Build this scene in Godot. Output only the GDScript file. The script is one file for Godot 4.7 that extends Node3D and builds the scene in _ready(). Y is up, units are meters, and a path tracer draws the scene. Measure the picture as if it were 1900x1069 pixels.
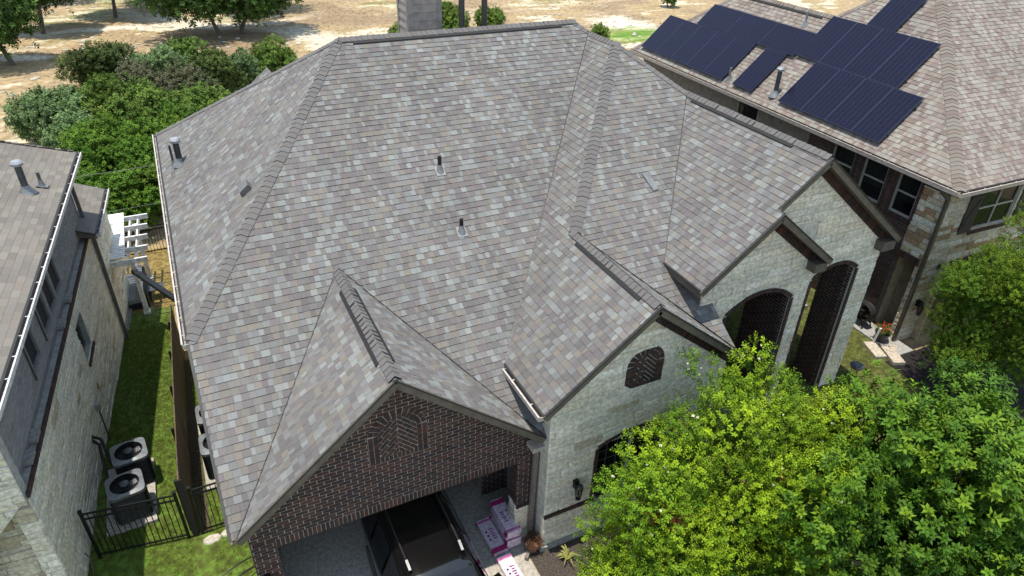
extends Node3D
# A quiet street of brick and stone houses seen from above the front garden. x runs along the fronts, z towards the viewer, y up.

const CAM := Vector3(-2.2707, 13.2478, 9.0009)
const RX := Vector3(0.89927, 0.02524, 0.43666)
const UY := Vector3(0.21559, 0.84305, -0.49273)
const FW := Vector3(0.38056, -0.53724, -0.75269)
var rng := RandomNumberGenerator.new()
var M := {}
var used := {}
var queue := {}

func _ready():
	rng.seed = 20240607
	var cam := Camera3D.new(); cam.name = "camera"; add_child(cam)
	cam.transform = Transform3D(Basis(RX, UY, -FW).orthonormalized(), CAM)
	cam.fov = 45.2; cam.near = 0.1; cam.far = 4000.0; cam.current = true
	var env := Environment.new()
	env.background_mode = Environment.BG_SKY
	var sm := ProceduralSkyMaterial.new()
	sm.sky_top_color = Color(0.53, 0.61, 0.70); sm.sky_horizon_color = Color(0.83, 0.845, 0.85); sm.sky_curve = 0.12
	sm.ground_horizon_color = Color(0.62, 0.60, 0.55); sm.ground_bottom_color = Color(0.45, 0.41, 0.36)
	sm.energy_multiplier = 1.85; sm.sun_angle_max = 1.0
	var sky := Sky.new(); sky.sky_material = sm
	env.sky = sky; env.tonemap_mode = Environment.TONE_MAPPER_LINEAR; env.tonemap_exposure = 1.33
	env.sdfgi_enabled = true; env.ssao_enabled = true; env.ssil_enabled = true
	var we := WorldEnvironment.new(); we.name = "sky"; we.environment = env; add_child(we)
	var sun := DirectionalLight3D.new(); sun.name = "sun"; add_child(sun)
	sun.look_at_from_position(Vector3(-0.125, 1.0, 0.004) * 10.0, Vector3.ZERO, Vector3.FORWARD)
	sun.light_energy = 1.4; sun.light_color = Color(1.0, 0.965, 0.91); sun.light_angular_distance = 0.53; sun.shadow_enabled = true
	materials()
	ground()
	main_house()
	left_house()
	right_house()
	yard()
	garage_things()
	plants()

# ---------------------------------------------------------------- helpers
class MB:
	var v := PackedVector3Array(); var n := PackedVector3Array(); var c := PackedColorArray(); var uv := PackedVector2Array()
	func tri(a: Vector3, b: Vector3, d: Vector3, col: Color):   # counter-clockwise seen from outside
		var k := (b - a).cross(d - a)
		if k.length_squared() < 1e-14: return
		k = k.normalized()
		v.append(a); v.append(d); v.append(b)
		for i in 3: n.append(k); c.append(col)
	func quad(a: Vector3, b: Vector3, d: Vector3, e: Vector3, col: Color):
		tri(a, b, d, col); tri(a, d, e, col)
	func face(p: Array, ref: Vector3, col: Color):              # a convex face turned so that it looks along ref
		var k: Vector3 = (p[1] - p[0]).cross(p[2] - p[0])
		var q := p.duplicate()
		if k.dot(ref) < 0.0: q.reverse()
		for i in range(1, q.size() - 1): tri(q[0], q[i], q[i + 1], col)
	func box(t: Transform3D, s: Vector3, col: Color):
		var h := s * 0.5
		for ax in 3:
			for sg in [-1.0, 1.0]:
				var d := Vector3.ZERO; d[ax] = h[ax] * sg
				var e := Vector3.ZERO; e[(ax + 1) % 3] = h[(ax + 1) % 3]
				var f := Vector3.ZERO; f[(ax + 2) % 3] = h[(ax + 2) % 3] * sg
				quad(t * (d - e - f), t * (d + e - f), t * (d + e + f), t * (d - e + f), col)
	func bx(a: Vector3, b: Vector3, col: Color):                # an axis-aligned box between two corners
		box(Transform3D(Basis(), (a + b) * 0.5), (b - a).abs(), col)
	func bar(a: Vector3, b: Vector3, w: float, h: float, col: Color, up := Vector3.UP):   # a beam from a to b, w wide and h high
		var l := b - a
		if l.length() < 1e-5: return
		var z := l.normalized()
		var u := up
		if absf(z.dot(u)) > 0.98: u = Vector3.RIGHT if absf(z.x) < 0.9 else Vector3.BACK
		var x := u.cross(z).normalized()
		box(Transform3D(Basis(x, z.cross(x), z), (a + b) * 0.5), Vector3(w, h, l.length()), col)
	func sv(p: Vector3, k: Vector3, col: Color):
		v.append(p); n.append(k); c.append(col)
	func tube(p: Array, r: Array, sides: int, col: Color, cap := true):
		var rings := []
		var side := Vector3.ZERO
		for i in p.size():
			var d: Vector3 = (p[mini(i + 1, p.size() - 1)] - p[maxi(i - 1, 0)]).normalized()
			if i == 0: side = d.cross(Vector3.UP if absf(d.y) < 0.95 else Vector3.RIGHT).normalized()
			else: side = (side - d * side.dot(d)).normalized()
			var o := d.cross(side)
			var ring := []
			for k in sides:
				var a := TAU * k / sides
				ring.append(side * cos(a) + o * sin(a))
			rings.append(ring)
		for i in p.size() - 1:
			for k in sides:
				var k2 := (k + 1) % sides
				var n0: Vector3 = rings[i][k]; var n1: Vector3 = rings[i][k2]; var n2: Vector3 = rings[i + 1][k2]; var n3: Vector3 = rings[i + 1][k]
				var a: Vector3 = p[i] + n0 * r[i]; var b: Vector3 = p[i] + n1 * r[i]; var d: Vector3 = p[i + 1] + n2 * r[i + 1]; var e: Vector3 = p[i + 1] + n3 * r[i + 1]
				sv(a, n0, col); sv(d, n2, col); sv(b, n1, col)
				sv(a, n0, col); sv(e, n3, col); sv(d, n2, col)
		if cap:
			for w in [0, p.size() - 1]:
				var q := []
				for k in sides: q.append(p[w] + rings[w][k] * r[w])
				face(q, (p[0] - p[1]) if w == 0 else (p[w] - p[w - 1]), col)
	func lathe(t: Transform3D, prof: Array, sides: int, col: Color):   # profile of (radius, height) from the bottom up, flat facets across
		for i in prof.size() - 1:
			var p: Vector2 = prof[i]; var q: Vector2 = prof[i + 1]
			var nn := Vector2(q.y - p.y, p.x - q.x).normalized()
			for k in sides:
				var a := TAU * k / sides; var b := TAU * (k + 1) / sides
				var ca := Vector3(cos(a), 0, sin(a)); var cb := Vector3(cos(b), 0, sin(b))
				var pts := [t * (ca * p.x + Vector3.UP * p.y), t * (cb * p.x + Vector3.UP * p.y), t * (cb * q.x + Vector3.UP * q.y), t * (ca * q.x + Vector3.UP * q.y)]
				var na := (t.basis * (ca * nn.x + Vector3.UP * nn.y)).normalized(); var nb := (t.basis * (cb * nn.x + Vector3.UP * nn.y)).normalized()
				for j in [0, 1, 2]: sv(pts[[0, 1, 2][j]], [na, nb, nb][j], col)
				for j in [0, 1, 2]: sv(pts[[0, 2, 3][j]], [na, nb, na][j], col)
	func mesh() -> ArrayMesh:
		var m := ArrayMesh.new()
		if v.is_empty(): return m
		var arr := []; arr.resize(Mesh.ARRAY_MAX)
		arr[Mesh.ARRAY_VERTEX] = v; arr[Mesh.ARRAY_NORMAL] = n; arr[Mesh.ARRAY_COLOR] = c
		if uv.size() == v.size(): arr[Mesh.ARRAY_TEX_UV] = uv
		m.add_surface_from_arrays(Mesh.PRIMITIVE_TRIANGLES, arr)
		return m

const WHITE := Color(1, 1, 1)
func L(r: float, g: float, b: float) -> Color: return Color(r, g, b)          # a linear vertex colour
func vary(c: Color, amount: float) -> Color:
	var k := 1.0 + rng.randf_range(-amount, amount)
	return Color(c.r * k * (1.0 + rng.randf_range(-amount, amount) * 0.25), c.g * k, c.b * k * (1.0 + rng.randf_range(-amount, amount) * 0.25))

func numbered(parent: Node, called: String) -> String:
	var key := str(parent.get_instance_id()) + called
	var k: int = used.get(key, -1) + 1
	used[key] = k
	return called if k == 0 else "%s_%03d" % [called, k]

func tag(o: Node, label: String, category := "", group := "", kind := "") -> Node:
	if label: o.set_meta("label", label)
	if category: o.set_meta("category", category)
	if group: o.set_meta("group", group)
	if kind: o.set_meta("kind", kind)
	return o

func thing(called: String, label: String, category: String, at: Vector3, group := "") -> Node3D:
	var o := Node3D.new(); o.name = numbered(self, called); add_child(o); o.position = at
	return tag(o, label, category, group)

# commits what a builder holds (in world places) as one mesh whose origin lies at its own base
func put(parent: Node, called: String, b: MB, mat: Material, kind := "") -> MeshInstance3D:
	var o := MeshInstance3D.new(); o.name = numbered(parent, called)
	parent.add_child(o)
	if b.v.is_empty(): return o
	var lo := b.v[0]; var hi := b.v[0]
	for p in b.v: lo = lo.min(p); hi = hi.max(p)
	var at := Vector3((lo.x + hi.x) * 0.5, lo.y, (lo.z + hi.z) * 0.5)
	b.v = Transform3D(Basis(), -at) * b.v
	o.mesh = b.mesh(); o.material_override = mat
	o.global_position = at
	if kind: o.set_meta("kind", kind)
	return o

func inst(parent: Node, called: String, mesh: Mesh, mat: Material, t: Transform3D) -> MeshInstance3D:
	var o := MeshInstance3D.new(); o.name = numbered(parent, called)
	parent.add_child(o); o.mesh = mesh; o.material_override = mat; o.global_transform = t
	return o

func scatter(parent: Node, called: String, mesh: Mesh, mat: Material, ts: Array, cols: Array, kind := "stuff") -> MultiMeshInstance3D:
	var mm := MultiMesh.new(); mm.transform_format = MultiMesh.TRANSFORM_3D; mm.use_colors = true; mm.mesh = mesh
	mm.instance_count = ts.size()
	var inv := Transform3D()
	if parent != self: inv = (parent as Node3D).global_transform.affine_inverse()
	for i in ts.size(): mm.set_instance_transform(i, inv * ts[i]); mm.set_instance_color(i, cols[i])
	var o := MultiMeshInstance3D.new(); o.name = numbered(parent, called); o.multimesh = mm; o.material_override = mat
	parent.add_child(o)
	if kind: o.set_meta("kind", kind)
	return o

# frames: column x along the surface, y up it, z out of it
func wall_frame(o: Vector3, out: Vector3) -> Transform3D:
	return Transform3D(Basis(Vector3.UP.cross(out), Vector3.UP, out), o)
func roof_frame(o: Vector3, nrm: Vector3) -> Transform3D:
	var nn := nrm.normalized()
	var u := Vector3.UP.cross(Vector3(nn.x, 0, nn.z).normalized())
	return Transform3D(Basis(u, nn.cross(u), nn), o)
func flat(t: Transform3D, pts: Array) -> PackedVector2Array:
	var inv := t.affine_inverse(); var r := PackedVector2Array()
	for p in pts:
		var q: Vector3 = inv * p
		r.append(Vector2(q.x, q.y))
	return ccw(r)
func area(p: PackedVector2Array) -> float:
	var s := 0.0
	for i in p.size(): s += p[i].cross(p[(i + 1) % p.size()])
	return s * 0.5
func ccw(p: PackedVector2Array) -> PackedVector2Array:
	if area(p) < 0.0: p.reverse()
	return p

# a flat piece given in a frame, from height h0 to h1
func prism(b: MB, t: Transform3D, p: PackedVector2Array, h0: float, h1: float, col: Color, back := false):
	p = ccw(p)
	var idx := Geometry2D.triangulate_polygon(p)
	for i in range(0, idx.size(), 3):
		var q := [p[idx[i]], p[idx[i + 1]], p[idx[i + 2]]]
		var f := []
		for w in q: f.append(t * Vector3(w.x, w.y, h1))
		b.face(f, t.basis.z, col)
		if back:
			var g := []
			for w in q: g.append(t * Vector3(w.x, w.y, h0))
			b.face(g, -t.basis.z, col)
	for i in p.size():
		var a := p[i]; var d := p[(i + 1) % p.size()]
		b.quad(t * Vector3(a.x, a.y, h0), t * Vector3(d.x, d.y, h0), t * Vector3(d.x, d.y, h1), t * Vector3(a.x, a.y, h1), col)

func solid(parent: Node, called: String, t: Transform3D, p: PackedVector2Array, h0: float, h1: float, mat: Material, col := WHITE) -> MeshInstance3D:
	var b := MB.new(); prism(b, t, p, h0, h1, col, true)
	return put(parent, called, b, mat)

func rect(x0: float, y0: float, x1: float, y1: float) -> PackedVector2Array:
	return PackedVector2Array([Vector2(x0, y0), Vector2(x1, y0), Vector2(x1, y1), Vector2(x0, y1)])

# pieces: clipped to a region, less the holes, and queued for their house; e.st is 0 flat, 1 split stone, 2 shingle
func piece(key: String, parent: Node, t: Transform3D, p: PackedVector2Array, region: PackedVector2Array, holes: Array, col: Color, h0: float, h1: float, st := 0, v0 := 0.0):
	var parts := [p]
	if region.size():
		var inside := true
		for w in p:
			if not Geometry2D.is_point_in_polygon(w, region): inside = false; break
		if not inside: parts = Geometry2D.intersect_polygons(p, region)
	for h in holes:
		var nxt := []
		for q in parts:
			if Geometry2D.intersect_polygons(q, h).is_empty(): nxt.append(q)
			else: nxt.append_array(Geometry2D.clip_polygons(q, h))
		parts = nxt
	for q in parts:
		if q.size() < 3 or absf(area(q)) < 0.0004: continue
		if not queue.has(key): queue[key] = []
		queue[key].append({"p": ccw(q), "t": t, "par": parent, "col": col, "h0": h0, "h1": h1, "st": st, "v0": v0})

func emit(b: MB, e: Dictionary):
	var t: Transform3D = e.t; var p: PackedVector2Array = e.p; var col: Color = e.col
	if e.st == 0:
		prism(b, t, p, e.h0, e.h1, col)
	elif e.st == 1:
		var m := Vector2.ZERO
		for w in p: m += w
		m /= p.size()
		var sx: float = rng.randf_range(-0.03, 0.03); var sy: float = rng.randf_range(-0.06, 0.06)
		var inner := []; var mid := []; var base := []
		for w in p:
			var d: Vector2 = w - m
			var q := w - d.normalized() * minf(rng.randf_range(0.012, 0.028), d.length() * 0.4)
			base.append(t * Vector3(w.x, w.y, e.h0)); mid.append(t * Vector3(w.x, w.y, e.h0 + (e.h1 - e.h0) * 0.45))
			inner.append(t * Vector3(q.x, q.y, e.h1 + (q.x - m.x) * sx + (q.y - m.y) * sy + rng.randf_range(-0.006, 0.006)))
		var top: Vector3 = t * Vector3(m.x, m.y, e.h1 + rng.randf_range(0.0, 0.012))
		for i in p.size():
			var j := (i + 1) % p.size()
			b.tri(inner[i], inner[j], top, col)
			b.quad(mid[i], mid[j], inner[j], inner[i], col)
			b.quad(base[i], base[j], mid[j], mid[i], col)
	else:
		var up := []
		var v0: float = e.v0
		for w in p:
			var k := clampf((w.y - v0) / 0.16, 0.0, 1.0)
			up.append(t * Vector3(w.x, w.y, lerpf(e.h1, 0.0015, k)))
		for i in range(1, p.size() - 1): b.tri(up[0], up[i], up[i + 1], col)
		for i in p.size():
			var j := (i + 1) % p.size()
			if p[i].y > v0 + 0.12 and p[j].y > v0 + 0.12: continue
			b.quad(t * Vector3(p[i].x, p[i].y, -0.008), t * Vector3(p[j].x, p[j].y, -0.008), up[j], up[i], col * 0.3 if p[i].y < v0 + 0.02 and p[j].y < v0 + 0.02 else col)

func in_view(p: Vector3) -> bool:
	var d := p - CAM; var z := d.dot(FW)
	return z > 0.5 and absf(d.dot(RX) / z) < 0.745 and absf(d.dot(UY) / z) < 0.42

# the pieces that show largest become parts of their own, the rest one part per parent
func flush(key: String, called: String, rest: String, mat: Material, most := 300):
	var all: Array = queue.get(key, [])
	queue.erase(key)
	for e in all:
		var m := Vector2.ZERO
		for w in e.p: m += w
		m /= e.p.size()
		var c: Vector3 = e.t * Vector3(m.x, m.y, 0)
		var d: Vector3 = c - CAM
		var facing: float = maxf(-(e.t as Transform3D).basis.z.dot(d.normalized()), 0.0)
		e["px"] = area(e.p) * facing / d.length_squared() if in_view(c) else 0.0
	all.sort_custom(func(a, b): return a.px > b.px)
	var left := {}
	for i in all.size():
		var e: Dictionary = all[i]
		if i < most and e.px > 0.0:
			var b := MB.new(); emit(b, e); put(e.par, called, b, mat)
		else:
			if not left.has(e.par): left[e.par] = MB.new()
			emit(left[e.par], e)
	for par in left: put(par, rest, left[par], mat, "stuff")

# ---------------------------------------------------------------- materials
func noise_tex(sd: int, freq: float, lo: float, hi: float, size := 512, oct := 4, kind := FastNoiseLite.TYPE_SIMPLEX_SMOOTH, tint := Color(1, 1, 1), dark := Color(1, 1, 1)) -> ImageTexture:
	var f := FastNoiseLite.new(); f.seed = sd; f.frequency = freq; f.noise_type = kind; f.fractal_octaves = oct
	var im := f.get_seamless_image(size, size)
	im.convert(Image.FORMAT_L8)
	var src := im.get_data()
	var out := PackedByteArray(); out.resize(size * size * 3)
	for i in src.size():
		var k := lo + (hi - lo) * src[i] / 255.0
		out[i * 3] = clampi(int(255.0 * k * lerpf(dark.r, tint.r, src[i] / 255.0)), 0, 255)
		out[i * 3 + 1] = clampi(int(255.0 * k * lerpf(dark.g, tint.g, src[i] / 255.0)), 0, 255)
		out[i * 3 + 2] = clampi(int(255.0 * k * lerpf(dark.b, tint.b, src[i] / 255.0)), 0, 255)
	return ImageTexture.create_from_image(Image.create_from_data(size, size, false, Image.FORMAT_RGB8, out))
func bump_tex(sd: int, freq: float, strength: float, size := 512, oct := 4, kind := FastNoiseLite.TYPE_SIMPLEX_SMOOTH) -> ImageTexture:
	var f := FastNoiseLite.new(); f.seed = sd; f.frequency = freq; f.noise_type = kind; f.fractal_octaves = oct
	var im := f.get_seamless_image(size, size)
	im.convert(Image.FORMAT_RGBA8); im.bump_map_to_normal_map(strength)
	return ImageTexture.create_from_image(im)
func mat(rough: float, tex: Texture2D = null, scale := 1.0, nrm: Texture2D = null, nstr := 1.0, metal := 0.0, col := Color(1, 1, 1)) -> StandardMaterial3D:
	var m := StandardMaterial3D.new()
	m.vertex_color_use_as_albedo = true; m.albedo_color = col; m.roughness = rough; m.metallic = metal
	if tex: m.albedo_texture = tex
	if nrm: m.normal_enabled = true; m.normal_texture = nrm; m.normal_scale = nstr
	if tex or nrm:
		m.uv1_triplanar = true; m.uv1_world_triplanar = true; m.uv1_scale = Vector3.ONE * scale
	return m

func materials():
	var grain := noise_tex(3, 0.11, 0.66, 1.12, 512, 3)
	var soft := noise_tex(4, 0.012, 0.80, 1.06, 512, 5)
	var rough_n := bump_tex(5, 0.05, 3.0, 512, 5)
	var fine_n := bump_tex(6, 0.16, 2.5, 512, 3)
	M.shingle = mat(0.93, grain, 1.6, fine_n, 0.7)
	M.brick = mat(0.88, noise_tex(7, 0.06, 0.62, 1.2, 512, 4), 1.7, fine_n, 0.7)
	M.stone = mat(0.9, noise_tex(8, 0.02, 0.74, 1.08, 512, 5), 0.8, rough_n, 0.8)
	M.mortar = mat(0.95, soft, 0.8, fine_n, 0.5)
	M.paint = mat(0.6, soft, 0.6)
	M.siding = mat(0.75, soft, 0.5)
	M.metal = mat(0.42, soft, 1.2, null, 1.0, 0.55)
	M.white = mat(0.45, soft, 0.9)
	M.black_metal = mat(0.4, null, 1.0, null, 1.0, 0.3)
	M.rubber = mat(0.75)
	M.concrete = mat(0.92, noise_tex(9, 0.03, 0.78, 1.08, 512, 5), 0.6, fine_n, 0.4)
	M.wood = mat(0.85, noise_tex(10, 0.05, 0.6, 1.1, 512, 4), 0.9, fine_n, 0.5)
	M.plastic = mat(0.38)
	M.film = mat(0.25, soft, 1.5); M.film.clearcoat_enabled = true; M.film.clearcoat = 0.5; M.film.clearcoat_roughness = 0.25
	M.cloth = mat(0.95, soft, 2.0, fine_n, 0.4)
	M.soil = mat(0.97, noise_tex(11, 0.05, 0.5, 1.2, 512, 5), 0.7, rough_n, 1.2)
	M.grass_base = mat(0.97, noise_tex(12, 0.02, 0.55, 1.15, 512, 5, FastNoiseLite.TYPE_SIMPLEX_SMOOTH, Color(1.0, 1.0, 0.9), Color(1.15, 0.95, 0.75)), 0.35, rough_n, 1.0)
	M.car = mat(0.16); M.car.clearcoat_enabled = true; M.car.clearcoat = 1.0; M.car.clearcoat_roughness = 0.04
	M.chrome = mat(0.25, null, 1.0, null, 1.0, 0.9)
	M.glass = StandardMaterial3D.new(); M.glass.transparency = BaseMaterial3D.TRANSPARENCY_ALPHA
	M.glass.albedo_color = Color(0.05, 0.07, 0.07, 0.42); M.glass.roughness = 0.03; M.glass.metallic_specular = 0.3
	M.screen = mat(0.85, soft, 2.0)
	M.dark_glass = mat(0.06)
	var pv := Image.create(256, 256, false, Image.FORMAT_RGB8)
	for y in 256:
		for x in 256:
			var gx := x % 64; var gy := y % 32
			var c := Color(0.045, 0.05, 0.125)
			c = c.lerp(Color(0.07, 0.045, 0.10), 0.5 + 0.5 * sin(x * 0.0245 + y * 0.049))
			if gx < 2 or gy < 2: c = Color(0.25, 0.28, 0.44)
			if x % 8 == 0: c = c.lerp(Color(0.16, 0.18, 0.27), 0.15)
			pv.set_pixel(x, y, c)
	M.solar = mat(0.3); M.solar.albedo_texture = ImageTexture.create_from_image(pv); M.solar.clearcoat_enabled = true; M.solar.clearcoat = 0.2; M.solar.clearcoat_roughness = 0.1; M.solar.metallic_specular = 0.25
	M.leaf = mat(0.72); M.leaf.metallic_specular = 0.22; M.leaf.backlight_enabled = true; M.leaf.backlight = Color(0.22, 0.27, 0.02); M.leaf.cull_mode = BaseMaterial3D.CULL_DISABLED
	M.gloss_leaf = mat(0.52); M.gloss_leaf.metallic_specular = 0.25; M.gloss_leaf.backlight_enabled = true; M.gloss_leaf.backlight = Color(0.1, 0.15, 0.02); M.gloss_leaf.cull_mode = BaseMaterial3D.CULL_DISABLED
	M.bark = mat(0.95, noise_tex(13, 0.05, 0.55, 1.15, 512, 5), 0.9, rough_n, 1.0)
	M.cable = mat(0.6)

# ---------------------------------------------------------------- ground
func gy(x: float, z: float) -> float:
	var y := 0.0
	if z < -3.0: y -= 1.25 * smoothstep(-3.0, -21.0, z)
	if z < -21.0: y -= 0.75 * smoothstep(-21.0, -52.0, z)
	y += 0.5 * smoothstep(9.0, 11.5, x) * (1.0 - smoothstep(-3.0, -14.0, z)) 
	if z > 4.0: y -= 0.3 * smoothstep(4.0, 16.0, z)
	return y

func sheet(xs: Array, zs: Array, lift: float, uvr: Rect2) -> MB:
	var b := MB.new()
	for i in xs.size() - 1:
		for j in zs.size() - 1:
			var q := []
			for w in [[0, 0], [0, 1], [1, 1], [1, 0]]:
				var x: float = xs[i + w[0]]; var z: float = zs[j + w[1]]
				q.append(Vector3(x, gy(x, z) + lift, z))
			for tri in [[0, 1, 2], [0, 2, 3]]:
				b.tri(q[tri[0]], q[tri[1]], q[tri[2]], WHITE)
				if uvr.size.x > 0.0:
					for k in [0, 2, 1]:
						var p: Vector3 = q[tri[k]]
						b.uv.append(Vector2((p.x - uvr.position.x) / uvr.size.x, (p.z - uvr.position.y) / uvr.size.y))
	return b
func steps(a: float, b: float, d: float) -> Array:
	var n := maxi(1, int(round((b - a) / d))); var r := []
	for i in n + 1: r.append(a + (b - a) * i / n)
	return r
func patch(called: String, x0: float, x1: float, z0: float, z1: float, lift: float, m: Material, col: Color) -> MeshInstance3D:
	var b := sheet(steps(x0, x1, 0.7), steps(z0, z1, 0.7), lift, Rect2())
	for i in b.c.size(): b.c[i] = col
	var o := put(self, called, b, m)
	o.set_meta("kind", "structure")
	return o

func ground():
	# the bare land behind the gardens: sand, dry grass, pale caliche and wheel tracks, as a map of what lies where
	var R := Rect2(-60, -130, 140, 110)
	var W := 1400; var H := 1100
	var f1 := FastNoiseLite.new(); f1.seed = 31; f1.frequency = 0.09; f1.fractal_octaves = 5
	var f2 := FastNoiseLite.new(); f2.seed = 32; f2.frequency = 0.35; f2.fractal_octaves = 4
	var f3 := FastNoiseLite.new(); f3.seed = 33; f3.frequency = 1.6; f3.fractal_octaves = 3
	var data := PackedByteArray(); data.resize(W * H * 3)
	var sand := Color(0.605, 0.525, 0.405); var dry := Color(0.585, 0.505, 0.36); var pale := Color(0.76, 0.725, 0.66); var dirt := Color(0.505, 0.43, 0.33); var green := Color(0.36, 0.40, 0.17)
	for j in H:
		var z := R.position.y + R.size.y * (j + 0.5) / H
		for i in W:
			var x := R.position.x + R.size.x * (i + 0.5) / W
			var a := f1.get_noise_2d(x, z); var b := f2.get_noise_2d(x * 0.6, z * 1.5); var g := f3.get_noise_2d(x, z)
			var c := sand.lerp(dry, smoothstep(-0.15, 0.35, a + 0.3 * b))
			c = c.lerp(dirt, smoothstep(0.02, 0.35, 0.4 * b - a) * 0.85)
			# worn caliche: along the shade of the oaks, along the path to the right and in loose spots
			var road := absf(z + 66.5 + 0.06 * (x + 10.0) - 1.6 * sin(x * 0.21) - 3.0 * a) 
			var cal := (1.0 - smoothstep(0.6, 1.6, road + 0.6 * b)) * smoothstep(18.0, 8.0, absf(x + 2.0))
			var path := absf((z + 58.0) + 0.95 * (x - 12.5) * -1.0 - 4.0 * a)
			cal = maxf(cal, (1.0 - smoothstep(1.2, 4.2, path + 1.5 * b)) * smoothstep(26.0, 14.0, absf(x - 13.0)) * 0.9)
			cal = maxf(cal, smoothstep(0.22, 0.5, a + 0.35 * b + 0.1 * g) * 0.75)
			var spot := Vector2(x - 41.5, (z + 54.0) * 0.8).length()
			cal = maxf(cal, smoothstep(4.2, 1.6, spot + 2.0 * b))
			cal = maxf(cal, smoothstep(3.4, 2.4, Vector2(x + 13.4, (z + 59.4) * 2.6 - 0.8 * (x + 13.4)).length() + b) * 1.0)
			c = c.lerp(pale, clampf(cal, 0.0, 1.0))
			for tr in [-46.0, -48.2, -43.8]:
				var dd := absf(z - tr - 0.08 * x - 0.8 * sin(x * 0.12))
				c = c.lerp(dirt, (1.0 - smoothstep(0.12, 0.5, dd)) * 0.55 * smoothstep(2.0, -2.0, x + 3.0))
			for tr in [-66.0, -63.4]:
				var dd2 := absf(z - tr + 0.12 * (x - 30.0))
				c = c.lerp(Color(0.66, 0.59, 0.48), (1.0 - smoothstep(0.3, 0.9, dd2)) * 0.6 * smoothstep(22.0, 26.0, x))
			var gr := smoothstep(4.0, 1.0, Vector2((x - 39.4) * 0.8, z + 49.4).length() + 1.5 * b)
			c = c.lerp(Color(0.34, 0.47, 0.13), gr)
			c = c.lerp(green, smoothstep(0.12, 0.5, a - 0.4 * b) * 0.45 * smoothstep(-60.0, -75.0, z))
			var k := 1.0 + 0.22 * g + 0.10 * b
			var o := (j * W + i) * 3
			data[o] = clampi(int(c.r * k * 255.0), 0, 255); data[o + 1] = clampi(int(c.g * k * 255.0), 0, 255); data[o + 2] = clampi(int(c.b * k * 255.0), 0, 255)
	var gm := StandardMaterial3D.new(); gm.roughness = 0.97
	gm.albedo_texture = ImageTexture.create_from_image(Image.create_from_data(W, H, false, Image.FORMAT_RGB8, data))
	gm.texture_repeat = true
	var xs := [-1800.0, -600.0, -200.0]; xs.append_array(steps(-60, 80, 2.0)); xs.append_array([200.0, 600.0, 1800.0])
	var zs := [-1800.0, -600.0, -240.0]; zs.append_array(steps(-130, -20, 2.0)); zs.append_array(steps(-18.5, 18, 1.5)); zs.append_array([60.0, 250.0, 1200.0])
	var gb := sheet(xs, zs, -0.03, R)
	var go := put(self, "ground", gb, gm); go.set_meta("kind", "structure")
	tag(go, "bare sandy land with dry grass and pale tracks behind the houses", "ground")
	# lawns, beds, slabs
	var turf := L(0.092, 0.165, 0.024); var straw := L(0.235, 0.20, 0.085); var worn := L(0.092, 0.125, 0.034)
	tag(patch("side_lawn", -6.6, -3.88, -14.6, 7.0, 0.0, M.grass_base, turf), "strip of green lawn between the left house and wooden fence", "lawn")
	tag(patch("side_lawn", -3.88, -2.3, -10.5, 7.0, 0.0, M.grass_base, turf), "narrow lawn between wooden fence and middle house", "lawn")
	tag(patch("dry_lawn", -8.0, 6.0, -20.0, -14.62, 0.0, M.grass_base, straw), "dry yellow lawn behind the houses near black fence", "lawn")
	tag(patch("yard_lawn", 10.3, 16.6, -13.0, 6.0, 0.0, M.grass_base, worn), "patchy worn lawn between entry porch and right house", "lawn")
	tag(patch("front_lawn", 2.64, 30.0, 6.02, 18.0, 0.0, M.grass_base, turf), "front lawn beneath the trees", "lawn")
	tag(patch("front_lawn", 19.52, 30.0, -0.3, 6.0, 0.0, M.grass_base, turf), "lawn before the right house front", "lawn")
	tag(patch("front_lawn", -30.0, -6.62, -0.4, 18.0, 0.0, M.grass_base, turf), "lawn before the left house front", "lawn")
	tag(patch("front_lawn", -6.6, -2.36, 7.02, 18.0, 0.0, M.grass_base, turf), "lawn beside the driveway", "lawn")
	tag(patch("pavement", -30.0, 30.0, 18.02, 19.6, 0.02, M.concrete, L(0.36, 0.34, 0.30)), "concrete pavement along the street", "pavement")
	tag(patch("street", -30.0, 30.0, 19.8, 28.0, -0.01, M.soil, L(0.06, 0.06, 0.06)), "asphalt street before the houses", "street")
	tag(patch("planting_bed", 2.64, 10.25, 0.4, 6.0, 0.0, M.soil, L(0.085, 0.07, 0.055)), "dark damp soil bed along the stone gable wall", "planting bed")
	tag(patch("mulch_bed", 15.2, 19.5, -0.65, 3.0, 0.012, M.soil, L(0.018, 0.014, 0.013)), "black mulch bed beside the right house corner", "planting bed")
	tag(patch("bare_soil", -3.88, -3.62, -10.5, -3.1, 0.006, M.soil, L(0.10, 0.075, 0.05)), "strip of bare soil along the wooden fence", "soil")
	var d := MB.new(); d.bx(Vector3(-2.34, -0.25, 0.34), Vector3(2.62, -0.02, 16.0), L(0.42, 0.39, 0.34))
	tag(put(self, "driveway", d, M.concrete), "pale concrete driveway in front of the open garage", "driveway").set_meta("kind", "structure")
	var s := MB.new(); s.bx(Vector3(-2.6, -0.3, -6.3), Vector3(3.0, 0.0, 0.335), L(0.40, 0.38, 0.34))
	tag(put(self, "garage_floor", s, M.concrete), "smooth grey concrete floor inside the garage", "floor").set_meta("kind", "structure")
	# grass blades
	var tuft := MB.new()
	for i in 7:
		var a := rng.randf() * TAU; var r := rng.randf() * 0.035; var p := Vector3(cos(a) * r, -0.01, sin(a) * r)
		var d2 := Vector3(cos(a * 3.1), 0, sin(a * 3.1)); var tip := p + Vector3(rng.randf_range(-0.03, 0.03), rng.randf_range(0.035, 0.065), rng.randf_range(-0.03, 0.03))
		tuft.tri(p - d2 * 0.004, p + d2 * 0.004, tip, WHITE)
	var tm := tuft.mesh()
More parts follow.
